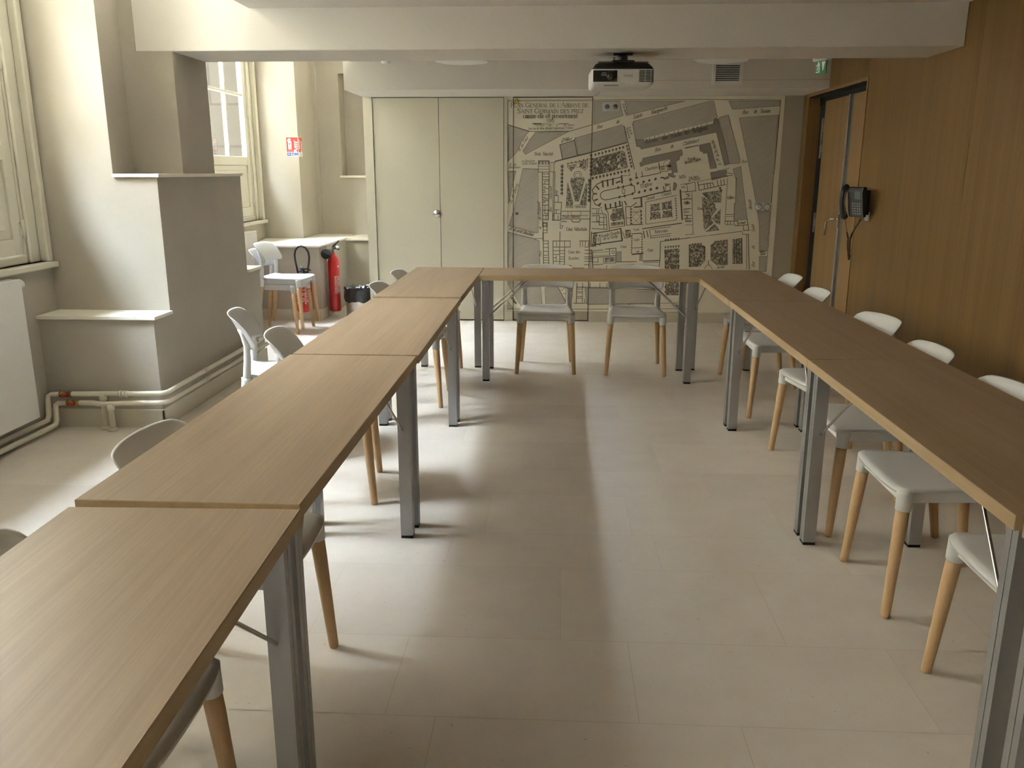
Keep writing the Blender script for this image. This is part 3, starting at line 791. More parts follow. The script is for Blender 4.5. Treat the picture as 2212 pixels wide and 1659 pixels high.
# ================================================================ WALL MAP
MAP = {"polys":[["g",-468,1850,-276,1791,-288,1776,-348,1694,-375,1625,-411,1580,-468,1526],["g",-213,1784,97,1791,-308,1584,-332,1618,-301,1659,-270,1716,-246,1742],["g",17,1671,150,1712,180,1576,43,1542],["g",161,1734,587,1850,609,1833,637,1691,277,1596,187,1580],["g",324,2058,559,2059,597,1931,325,1850],["g",606,2059,1157,2057,641,1935],["g",-468,1425,-397,1429,-468,1129],["g",-333,1454,-187,1449,-181,859,-232,859,-461,922,-464,920,-416,1074],["g",-474,861,-216,798,-172,782,-158,376,-371,374,-474,373],["g",-474,365,-158,368,-134,148,-326,124,-370,185],["g",-488,217,-417,118,-491,117],["g",-111,330,17,331,101,178,-101,149],["g",278,322,316,331,788,325,789,301,989,312,995,187,310,168,297,180],["g",696,1880,1376,2055,1419,2055,1460,1913,1432,1897,1434,1860,793,1718,717,1718,687,1854],["d",719,1716,793,1719,1430,1862,1438,1903,1472,1898,1596,1500,1551,1483,1458,1783,1175,1721,774,1631,764,1652,730,1658],["g",1476,1911,1558,1933,1691,1538,1688,1505,1596,1498],["g",1556,2057,2020,2056,2018,2012,1593,1984],["g",1661,1908,2017,1932,1998,697,1929,691,1911,939,1886,1059,1861,1166,1825,1306],["g",1932,644,1999,645,2001,499,1943,498],["d",790,1550,1149,1627,1158,1579,1135,1567,1130,1536,1101,1523,1121,1419,1093,1373,1036,1390,1037,1465,1042,1544,813,1490,784,1477,771,1477,766,1506,791,1527],["d",1308,1668,1407,1688,1477,1462,1421,1455,1387,1598,1351,1593,1340,1611,1319,1613],["d",1425,1422,1574,1445,1572,1387,1442,1351],["g",1632,1452,1703,1475,1731,1318,1796,993,1673,981,1666,1137,1677,1143,1668,1373,1658,1371],["d",1091,1333,1122,1314,1107,1259,1085,1259],["d",1005,1318,1057,1314,1019,1293],["d",994,1369,1037,1386,1042,1369,999,1356],["g",575,680,618,682,622,586,576,583],["g",797,655,821,655,823,597,797,597],["g",-44,1424,-25,1424,-29,981,-45,981],["g",-18,1254,-4,1254,-4,1208,-18,1208],["t",94,1320,148,1142,141,1118,83,1114],["t",268,1320,278,1313,274,1119,212,1123],["t",128,1366,243,1374,251,1351,200,1158,168,1158,119,1343],["t",99,1485,165,1495,162,1466,127,1435],["t",208,1516,265,1527,268,1478,241,1449,205,1470],["t",324,1544,599,1619,621,1606,655,1465,323,1391],["t",1357,1233,1538,1261,1539,1148,1456,1148,1390,1199],["t",1359,1199,1391,1188,1459,1000,1395,902],["t",1400,1182,1486,1131,1488,1097,1506,1086,1458,1017],["t",1540,1086,1543,943,1508,954,1465,1000],["t",1396,885,1454,994,1484,960],["t",1414,874,1491,949,1538,891],["t",1261,751,1345,763,1411,735,1418,600,1374,547,1272,541],["t",1468,747,1512,784,1622,794,1636,564,1537,560,1476,607],["t",1670,803,1759,817,1778,573,1685,573],["t",884,1123,962,1136,968,1076,884,1063],["t",987,1140,1073,1158,1083,1089,994,1080],["t",887,1050,952,1059,976,1046,978,1001,885,988],["t",1004,1063,1081,1076,1091,1014,998,1003],["t",1030,701,1166,714,1195,267,1064,266],["t",521,1079,612,1092,632,993,537,971,510,1006,526,1045],["t",516,954,624,967,630,941,516,924],["t",649,885,701,890,708,825,660,816],["t",464,621,558,629,559,591,467,580],["t",351,864,382,864,376,732,333,726],["c",468,1531,494,1523,495,1494,465,1490,452,1511],["c",545,1565,566,1573,580,1527,555,1523],["c",357,1506,383,1511,392,1473,358,1469],["c",556,1490,590,1498,599,1469,565,1460],["d",-180,1525,-85,1525,-85,1495,-179,1495]],"lines":[[5,0,-474,1515,-474,2068,1199,2071,2024,2063,2014,1427,2009,1391,2007,499],[2,0,-464,2058,301,2059],[6,0,-468,1852,-262,1791,105,1793,310,1850,313,2061],[3,0,-243,1859,-75,1858],[7,0,-243,1859,-157,1859],[2,0,-75,1858,3,1858],[7,0,3,1858,88,1860],[12,1,-231,1859,-157,1859],[7,0,13,1671,150,1712,161,1734],[10,0,153,1712,182,1572],[8,0,15,1671,41,1538],[12,0,-28,1516,-20,1523,39,1537,277,1594,637,1691],[9,0,609,1837,716,1452],[5,0,696,1880,687,1854,717,1718,730,1658,764,1652,774,1631],[4,0,-468,1429,-397,1431],[4,0,-333,1456,-185,1451],[4,0,-461,922,-232,859,-181,859],[4,0,-474,863,-216,801,-172,782,-162,552],[6,0,-184,1527,-83,1527,-80,1424,-185,1424,-184,1527],[8,0,-147,1424,-138,913],[8,0,-82,1424,-83,1211,-85,980],[7,0,-147,1406,-117,1406],[7,0,-105,1406,-82,1406],[7,0,-147,1380,-81,1380],[7,0,-146,1354,-81,1355],[6,0,-124,1339,-81,1343],[6,0,-122,1339,-126,1312],[7,0,-146,1312,-81,1312],[6,0,-142,1289,-118,1289,-118,1273,-82,1273],[6,0,-130,1273,-128,1258,-141,1254],[6,0,-141,1238,-119,1238,-120,1254],[7,0,-143,1215,-81,1215],[6,0,-141,1192,-119,1192,-119,1176,-83,1176],[6,0,-131,1176,-131,1157],[7,0,-140,1145,-120,1145,-119,1161,-83,1161],[7,0,-140,1118,-82,1118],[5,0,-118,1118,-118,1073],[7,0,-140,1071,-84,1071],[6,0,-120,1071,-119,1039,-83,1039],[7,0,-139,1022,-83,1022],[5,0,-109,1022,-109,984],[7,0,-137,982,-85,982],[6,0,-134,953,-100,953,-100,914],[6,0,-134,927,-100,927],[5,0,-179,1477,-84,1477],[5,0,-179,1449,-84,1449],[4,0,-67,1508,-66,1428],[4,0,-45,1508,-44,1428],[5,0,-75,1512,-32,1512,-32,1426,-74,1426],[4,0,-336,1525,-318,1525,-318,1493,-335,1493,-336,1525],[6,0,-26,1206,8,1206,7,1147],[7,0,-27,1145,39,1145,34,1059],[8,0,34,1059,33,977,-45,977,-39,1036],[6,0,-28,1075,18,1075],[6,0,-29,1040,31,1040],[6,0,-10,1075,-9,1040],[6,0,7,1020,7,985],[7,1,38,1061,313,1062],[9,1,39,989,315,990],[4,0,38,1061,313,1062],[4,0,39,989,315,990],[5,0,39,1020,294,1021],[6,1,102,1062,103,1020],[6,1,132,1062,133,1021],[6,1,224,1062,224,1021],[8,0,135,981,148,960,208,960,223,982],[8,0,38,965,88,965],[6,0,87,1500,165,1512,267,1535,278,1538],[6,0,91,1497,91,1470,127,1430],[6,0,278,1535,278,1470,245,1436],[5,0,148,1397,159,1424,186,1432,214,1424,224,1397,215,1366,188,1357,160,1366,148,1397],[4,0,163,1397,171,1412,187,1416,202,1413,209,1397,203,1378,188,1372,172,1378,163,1397],[4,0,169,1489,177,1504,193,1508,205,1500,209,1485,201,1470,186,1466,172,1474,169,1489],[5,0,132,1374,121,1343,168,1156,200,1156,251,1351,243,1378],[4,0,94,1324,83,1114,143,1118,148,1144,94,1324],[4,0,268,1320,212,1123,274,1119,278,1313],[8,0,-134,957,-127,560],[6,0,-96,957,-95,857],[7,0,-84,783,-76,561],[6,0,-131,915,-96,915],[6,0,-131,947,-96,947],[6,0,-130,883,-96,884],[6,0,-130,857,-95,857],[6,0,-129,780,-84,780],[6,0,-124,753,-81,754],[6,0,-129,719,-80,719],[6,0,-126,681,-80,681],[6,0,-125,649,-109,638,-80,652],[6,0,-125,620,-79,620],[6,0,-125,595,-79,596],[6,0,-125,571,-79,571],[7,0,-38,783,-33,558],[7,0,28,868,27,725,30,553],[7,0,76,720,76,551],[7,0,-38,780,128,781],[7,0,-37,722,129,723],[6,0,-37,687,76,688],[6,0,-36,652,26,653],[6,0,-36,620,-4,620],[6,0,-36,585,78,583],[6,0,-6,781,-2,722],[6,0,128,781,129,723],[6,0,72,781,76,722],[6,0,28,661,77,661],[6,0,29,629,77,629],[6,0,29,607,77,607],[6,0,30,553,78,554],[6,0,-4,644,-3,585],[7,0,219,782,316,782],[6,0,225,782,223,723],[6,0,246,782,247,723],[6,0,273,782,271,723],[6,0,305,769,304,724,269,723],[7,0,269,694,336,695],[7,0,270,662,337,662],[7,0,268,630,338,630],[7,0,269,611,341,612],[7,0,269,587,342,588],[7,0,267,555,316,555],[8,0,334,700,351,518],[6,0,111,546,138,546,138,522,268,523],[6,0,29,958,30,897],[5,0,35,926,56,926,51,903,30,903],[6,0,-210,803,-135,804],[6,0,-136,862,-135,783],[8,0,201,376,196,179],[6,0,255,376,256,185],[6,0,196,335,293,336],[6,0,196,316,256,316],[6,0,197,294,256,294],[6,0,197,280,257,281],[6,0,198,245,257,245],[6,0,198,228,258,229],[7,0,169,179,275,179],[6,0,274,223,281,180,297,180],[8,0,17,331,103,178],[7,1,93,326,95,205],[5,0,44,304,87,326],[5,0,67,271,96,274],[5,0,-494,114,309,122,311,121,1299,135],[8,0,691,1310,618,1290,571,1280,437,1250,412,1233,404,1207,418,1179,448,1167,496,1175,587,1195,634,1205,707,1225],[9,0,707,1225,730,1242,722,1293,691,1310],[4,0,683,1356,691,1310],[16,0,338,1224,368,1224],[16,0,367,1292,389,1267],[16,0,422,1339,428,1288],[16,0,467,1351,473,1296],[18,0,519,1364,520,1309],[14,0,552,1326,586,1339],[18,0,600,1390,606,1326],[16,0,353,1164,378,1173],[16,0,389,1117,410,1134],[18,0,454,1126,462,1079],[16,0,502,1130,505,1092],[18,0,549,1143,555,1096],[16,0,588,1156,594,1109],[9,0,324,1258,371,1313,426,1339,519,1360,602,1381],[9,0,329,1258,338,1224,330,1181,358,1126,406,1109],[9,0,459,1083,555,1101,606,1118],[10,0,738,1369,735,1415],[14,0,732,1369,751,1373],[8,0,779,1381,856,1394,958,1417],[8,0,794,1381,788,1428],[5,0,670,1415,679,1394,604,1392],[14,0,968,1373,994,1373],[12,0,717,1180,786,1191,885,1217,1000,1244,1064,1255],[10,0,994,1293,1006,1247],[6,0,1015,1293,1017,1255],[7,0,1054,1297,1060,1255],[18,0,791,1182,798,1106],[14,0,729,1101,802,1108],[9,1,831,1148,1122,1213],[12,1,1112,1192,1133,991],[9,1,833,1148,844,942],[8,1,844,942,1133,984],[16,0,1154,1260,1185,987],[14,1,698,1097,708,937],[16,1,793,1080,802,942],[9,0,704,937,813,942],[5,0,694,1099,698,933],[5,0,790,1080,796,942],[10,0,815,899,949,921,1079,939,1182,954],[6,0,893,895,1080,920],[6,0,900,832,1087,857],[6,0,880,895,897,812],[10,1,888,812,1084,835],[10,0,824,877,836,812],[9,0,855,882,870,821],[10,0,334,853,491,876,600,900],[14,0,607,902,624,785],[7,0,330,1018,400,1023,402,932],[7,0,331,962,397,962],[7,0,333,899,478,893,465,1023,452,1038,329,1040],[7,0,464,1077,482,1049,500,880],[6,0,328,1087,394,1085,424,1098],[6,0,374,1074,377,1044],[6,0,394,1079,391,1036],[6,0,420,1079,428,1044],[6,0,402,936,472,937],[6,0,443,1027,447,897],[6,0,405,1003,462,1004],[6,0,406,960,445,960],[7,0,376,1014,377,966,399,967],[10,0,610,1152,637,993,643,929],[6,0,499,906,643,926],[8,0,646,1101,661,933],[6,0,658,1000,698,1000],[6,0,663,931,704,937],[8,0,646,1107,698,1105,749,1144],[12,0,636,1156,654,1122],[7,0,528,1045,509,1023,510,989,541,967],[3,0,710,1088,789,1011],[3,0,786,1088,712,1011],[3,0,712,1011,791,942],[3,0,789,1011,715,942],[5,0,709,1054,787,1058],[6,0,610,1271,623,1273,637,1254,633,1229,620,1225,609,1242,610,1271],[12,1,716,845,718,664],[12,1,811,860,818,669],[14,0,723,657,828,667],[9,0,716,852,806,857],[6,0,716,716,816,722],[6,0,760,688,775,674,789,688,779,695],[7,0,346,688,442,698],[7,0,464,705,569,716],[7,0,567,716,569,571],[7,0,346,688,350,526],[7,0,348,623,569,644],[7,0,505,708,509,638],[6,0,352,553,446,561],[6,0,396,619,400,580],[6,0,449,624,456,571],[6,0,349,580,397,580],[5,0,456,568,571,576],[5,0,530,682,539,691,554,682,549,663,535,660,530,682],[7,1,351,671,496,682],[7,1,352,638,497,648],[7,0,576,583,768,587],[10,0,831,592,989,600],[8,0,988,780,992,637,989,545],[7,0,988,780,1264,817],[6,0,624,873,650,811,712,826],[10,1,415,834,367,834,348,800,364,755,422,743],[7,0,410,839,417,755],[12,0,340,745,627,787],[8,0,610,859,627,802],[7,0,367,805,371,779],[7,0,394,810,397,782],[9,0,326,729,330,867],[6,0,327,695,331,517],[6,0,485,547,481,518],[7,1,572,547,755,563],[5,0,836,578,980,584],[7,0,991,322,997,189],[6,0,793,320,987,322],[8,1,798,315,987,319],[5,0,320,168,1220,191],[6,0,316,331,569,331],[6,0,329,375,330,336],[6,0,422,376,423,337],[6,0,490,377,491,337],[6,0,1195,1311,1286,1334,1298,1255],[7,0,1199,1241,1301,1255],[6,0,1213,1306,1221,1249],[7,1,1308,1339,1438,1365],[8,0,1311,1339,1330,1258],[7,0,1330,1258,1572,1312],[7,0,1316,1306,1451,1328],[7,0,1372,1317,1380,1272],[7,0,1400,1323,1409,1278],[7,0,1426,1326,1437,1283],[7,0,1451,1328,1465,1292],[7,0,1490,1351,1504,1300],[7,0,1524,1356,1533,1306],[7,0,1552,1359,1561,1312],[7,0,1438,1365,1590,1387],[9,1,1586,1368,1589,943],[6,0,1665,1373,1677,1143,1666,1137,1670,989],[6,0,1586,1035,1664,1035],[4,0,1590,1018,1665,1018],[7,0,1587,975,1708,975],[7,1,1589,940,1693,941],[7,0,1613,975,1615,941],[7,0,1639,975,1641,943],[7,0,1673,975,1675,944],[7,0,1705,975,1710,938],[7,0,1685,929,1799,941],[8,0,1793,990,1817,887],[7,0,1762,938,1768,887,1811,890],[6,0,1755,878,1759,852,1808,852],[5,0,1221,809,1428,839],[6,0,1442,839,1754,881],[6,0,1797,852,1822,521],[9,0,1814,852,1845,521],[9,1,1262,1238,1294,856],[9,0,1202,1181,1265,1179],[8,1,1207,1082,1270,1091],[6,0,1210,1028,1273,1028],[6,0,1211,999,1275,999],[6,0,1227,1028,1228,999],[7,1,1214,936,1289,942],[8,1,1219,844,1305,853],[5,0,1211,1221,1240,1227,1235,1198,1213,1196],[4,0,1261,751,1345,763,1411,735,1418,600,1374,547,1272,541,1261,751],[4,0,1468,747,1512,784,1622,794,1636,564,1537,560,1476,607,1468,747],[7,0,1318,623,1331,588,1360,588,1373,618,1358,641],[6,0,1509,642,1534,607,1575,607,1590,642,1560,666],[6,0,1498,729,1517,706,1532,735],[6,0,1537,753,1559,724,1544,695],[5,0,1422,524,1435,554,1467,560,1493,525],[8,0,1453,601,1455,565],[10,0,1685,800,1701,590],[10,0,1708,800,1721,591],[10,0,1731,806,1745,591],[10,0,1753,812,1771,591],[4,0,1684,579,1777,582],[3,0,1696,1886,1702,1878],[6,0,1578,1417,1630,1412],[6,0,1579,1392,1631,1397],[4,0,1489,1437,1596,1460],[7,0,1179,1643,1301,1666],[9,1,1179,1638,1301,1666],[4,0,985,1481,992,1519,1042,1544],[7,0,941,1519,948,1453],[7,0,946,1495,962,1419],[7,0,951,1470,1019,1482],[6,0,962,1428,1030,1432],[6,0,1030,1432,1019,1495],[7,1,1148,1310,1238,1323],[6,0,1168,1243,1242,1247],[7,0,1208,1226,1244,1205],[8,0,1176,1175,1245,1181],[7,0,1197,1085,1250,1090],[7,0,1198,1081,1204,1043],[7,0,1200,1025,1253,1028],[7,0,1202,995,1255,998],[6,0,1231,1026,1232,996]],"trees":[[40,1476,15],[40,1441,15],[40,1406,15],[40,1371,15],[40,1336,15],[40,1301,15],[40,1266,15],[40,1231,15],[312,1542,16],[312,1508,16],[312,1474,16],[313,1439,16],[313,1405,16],[302,1347,16],[302,1311,16],[302,1275,16],[301,1239,16],[301,1202,16],[301,1166,16],[349,1584,11],[381,1592,11],[413,1600,11],[445,1609,11],[478,1617,11],[510,1625,11],[542,1633,11],[574,1642,11],[606,1650,11],[640,1660,11],[648,1630,11],[657,1599,11],[665,1569,11],[673,1538,11],[681,1508,11],[689,1477,11],[330,1368,12],[364,1375,12],[397,1383,12],[431,1390,12],[464,1397,12],[498,1404,12],[531,1411,12],[565,1419,12],[598,1426,12],[632,1433,12],[665,1440,12],[310,1575,14],[310,1543,14],[310,1510,14],[310,1477,14],[1038,728,9],[1064,730,9],[1089,732,9],[1114,734,9],[1139,736,9],[1164,738,9],[1040,685,9],[1066,686,9],[1091,688,9],[1116,689,9],[1141,691,9],[1167,693,9],[1043,637,9],[1068,638,9],[1093,640,9],[1118,642,9],[1144,643,9],[1169,645,9],[1045,589,9],[1070,590,9],[1095,592,9],[1121,594,9],[1146,595,9],[1171,597,9],[1047,541,9],[1072,542,9],[1098,544,9],[1123,545,9],[1148,547,9],[1174,549,9],[1056,347,9],[1081,348,9],[1107,350,9],[1132,352,9],[1158,353,9],[1183,355,9],[1058,298,9],[1083,300,9],[1109,301,9],[1134,303,9],[1160,305,9],[1185,306,9],[1038,797,9],[1062,799,9],[1087,802,9],[1112,804,9],[1136,807,9],[1161,809,9],[1268,740,8],[1269,710,8],[1271,679,8],[1273,649,8],[1274,619,8],[1276,589,8],[1277,558,8],[1293,757,8],[1320,759,8],[1347,761,8],[1374,763,8],[1408,729,8],[1410,700,8],[1411,671,8],[1413,641,8],[1310,553,8],[1345,559,8],[1477,741,8],[1480,712,8],[1482,683,8],[1485,653,8],[1507,782,8],[1534,785,8],[1561,789,8],[1588,793,8],[1616,797,8],[1617,770,8],[1619,735,8],[1622,699,8],[1624,662,8],[1626,626,8],[1628,590,8],[1565,578,8],[1600,581,8],[395,1545,11],[464,1565,9],[436,1440,9],[388,1482,11],[544,1480,11],[383,1425,13],[551,1486,9],[374,1513,13],[595,1490,11],[350,1462,13],[437,1535,9],[462,1564,13],[566,1602,11],[485,1457,13],[382,1496,11],[450,1551,11],[397,1447,9],[338,1457,11],[471,1487,13],[419,1424,9],[342,1417,13],[506,1549,11],[448,1490,13],[481,1453,9],[561,1501,11],[541,1509,9],[357,1418,11],[459,1570,13],[346,1410,11],[530,1457,9],[418,1520,9],[545,1539,13],[521,1581,13],[380,1493,9],[396,1475,9],[423,1566,9],[455,1523,11],[607,1532,11],[603,1552,9],[361,1543,13],[372,1458,9],[497,1508,13],[393,1418,9],[563,1561,11],[512,1561,9],[395,1502,9],[1523,1278,12],[1533,1256,12],[93,1502,7],[129,1511,7],[166,1519,7],[203,1527,7],[240,1536,7],[276,1544,7],[884,1123,5],[923,1129,5],[962,1136,5],[987,1140,5],[1030,1149,5],[1073,1158,5],[887,1050,5],[920,1055,5],[952,1059,5],[1004,1063,5],[1042,1070,5],[1081,1076,5],[884,1063,5],[926,1070,5],[968,1076,5],[994,1080,5],[1039,1085,5],[1083,1089,5],[885,988,5],[932,994,5],[978,1001,5],[998,1003,5],[1044,1009,5],[1091,1014,5]],"dia":[[683,1356],[753,1322],[807,1336],[860,1348],[917,1361],[691,1310],[707,1225],[769,1240],[823,1253],[877,1265],[934,1278],[571,1282],[618,1290],[587,1195],[634,1205]],"win":[[796,1728,811,1732],[819,1734,843,1740],[850,1741,890,1751],[898,1753,929,1760],[936,1762,979,1772],[987,1774,1018,1782],[1025,1783,1069,1794],[1076,1796,1107,1803],[1114,1805,1154,1815],[1162,1816,1196,1825],[1203,1826,1243,1836],[1251,1838,1278,1844],[1286,1846,1313,1853],[1321,1855,1364,1865],[1372,1867,1425,1880]],"rec":[[945,1523,985,1481],[992,1529,1010,1494],[1015,1540,1046,1515],[1025,1494,1054,1469],[1025,1495,1054,1470],[1034,1440,1065,1415],[960,1474,1026,1432],[966,1424,1032,1390],[1015,1293,1055,1259],[1086,1419,1122,1394],[1110,1382,1137,1348],[1117,1327,1143,1310],[-166,1521,-156,1493],[-134,1521,-124,1493],[-109,1521,-98,1493]],"texts":[[-448,2008,274,2006,40.0,"^PLAN ^GENERAL DE L'^ABBAYE DE"],[-386,1955,230,1955,40.0,"^SAINT ^GERMAIN DES PREZ"],[-331,1911,177,1912,40.0,"comme elle eſt presentement"],[-112,1881,-36,1881,29.5,"1723."],[-229,1840,143,1841,19.0,"~1 2 3 4 5      10      15      20 Toises"],[-284,1808,132,1815,20.2,"~Levé sur les lieux, dessiné et gravé par P. Lucas"],[-362,1608,-279,1735,26.1,"~R. du Four"],[-221,1573,-46,1576,30.3,"Petit  Marché"],[34,1708,100,1725,21.1,"~Prison"],[27,1689,126,1718,21.1,"~de l'Abbaye"],[-308,1515,-217,1517,21.1,"Barriere"],[-312,1493,-197,1495,21.1,"des Sergens"],[-460,1483,-391,1483,19.4,"~R. des"],[-466,1459,-355,1459,19.4,"~Boucheries"],[-438,1129,-371,1312,30.3,"~R. de Bussy"],[-153,976,-166,1149,27.8,"~de l'Echaudé"],[-55,1051,-56,1098,23.6,"~Rue"],[-55,1165,-55,1293,23.6,"~Abbatiale"],[76,1093,271,1095,27.8,"Jardin Abbatial"],[51,999,219,1001,25.3,"Palais Abbatial"],[-461,887,-232,825,29.2,"~R. du petit Bourbon"],[86,878,287,880,31.5,"Cour Abbatiale"],[109,662,227,664,28.1,"Cour des"],[115,603,215,606,28.1,"Ecuries"],[-147,627,-147,681,24.7,"~Rue"],[-152,889,-152,915,24.7,"~de"],[-455,239,-398,162,24.7,"~R. du Colombier"],[162,233,163,370,24.7,"~R. de Furstemberg"],[356,1813,409,1825,30.6,"~Rue"],[536,1860,563,1866,30.6,"~de"],[691,1901,773,1923,32.4,"~Sainte"],[851,1941,1001,1983,33.4,"~Marguerite"],[583,2033,623,1927,21.3,"~R. du Cimetiere"],[806,1679,928,1705,37.1,"Maisons"],[964,1714,1019,1726,37.1,"dans"],[1042,1728,1147,1755,37.1,"l'Enclos"],[1172,1761,1215,1771,37.1,"des"],[901,1606,956,1621,30.6,"~Rue"],[1046,1639,1074,1648,30.6,"~de"],[1158,1664,1302,1696,30.6,"~Childebert"],[626,1829,655,1726,20.4,"~Marguerite"],[647,1829,671,1759,20.4,"~R. de Ste"],[820,1436,935,1459,27.8,"Cimetiere"],[965,1457,990,1461,21.3,"Ch."],[970,1442,1008,1447,21.3,"de la V."],[783,1280,892,1306,33.4,"l'Eglise"],[841,1168,918,1185,27.8,"Grand"],[987,1202,1076,1223,27.8,"Cloitre"],[726,879,785,886,20.4,"Tresor"],[932,858,1058,872,27.8,"Refectoire"],[1138,1375,1186,1390,18.5,"Grand"],[1141,1361,1200,1373,18.5,"Portail"],[423,817,602,855,26.0,"Grande Chapelle"],[448,791,585,820,26.0,"de la Vierge"],[1162,1277,1198,1283,17.6,"Salle"],[1191,1132,1247,1137,24.1,"Salles"],[1212,1049,1247,1051,24.1,"des"],[735,783,790,788,22.2,"Salle"],[613,716,670,721,25.3,"Cour"],[870,684,925,689,25.3,"Cour"],[692,147,743,152,26.3,"~Rue"],[928,152,957,154,26.3,"~de"],[1137,151,1212,157,26.3,"~Colombier"],[1241,1775,1380,1805,41.6,"Religieux"],[1682,1942,1735,1944,31.5,"~Rue"],[1788,1949,1813,1950,31.5,"~de"],[1843,1952,1936,1956,31.5,"~Taranne"],[1215,1525,1282,1543,27.0,"Parvis"],[1186,1498,1331,1533,25.8,"devant l'Eglise"],[1527,1488,1487,1553,24.7,"~R. de"],[1497,1568,1437,1713,28.1,"~la Ste Marthe"],[1229,1358,1319,1376,23.6,"Gde Porte"],[1228,1335,1336,1361,23.6,"de l'Abbaye"],[1703,1505,1757,1513,23.6,"~Rue"],[1322,1079,1449,1083,26.0,"Grand Preau"],[1595,1180,1663,1183,24.7,"Celliers"],[1716,944,1778,953,23.5,"~la Venerie"],[1533,525,1609,534,26.0,"~Jardin"],[1833,1081,1815,1172,27.2,"~Benoit"],[1873,876,1859,947,27.2,"~Saint"],[1884,714,1879,746,27.2,"~de"],[1896,539,1890,595,27.2,"~Rue"],[1933,674,1987,685,23.5,"~Robert"],[1938,653,1989,662,23.5,"~Guerin"],[1204,1130,1247,1133,27.2,"Salles"],[1213,965,1276,965,24.7,"Malades"]]}

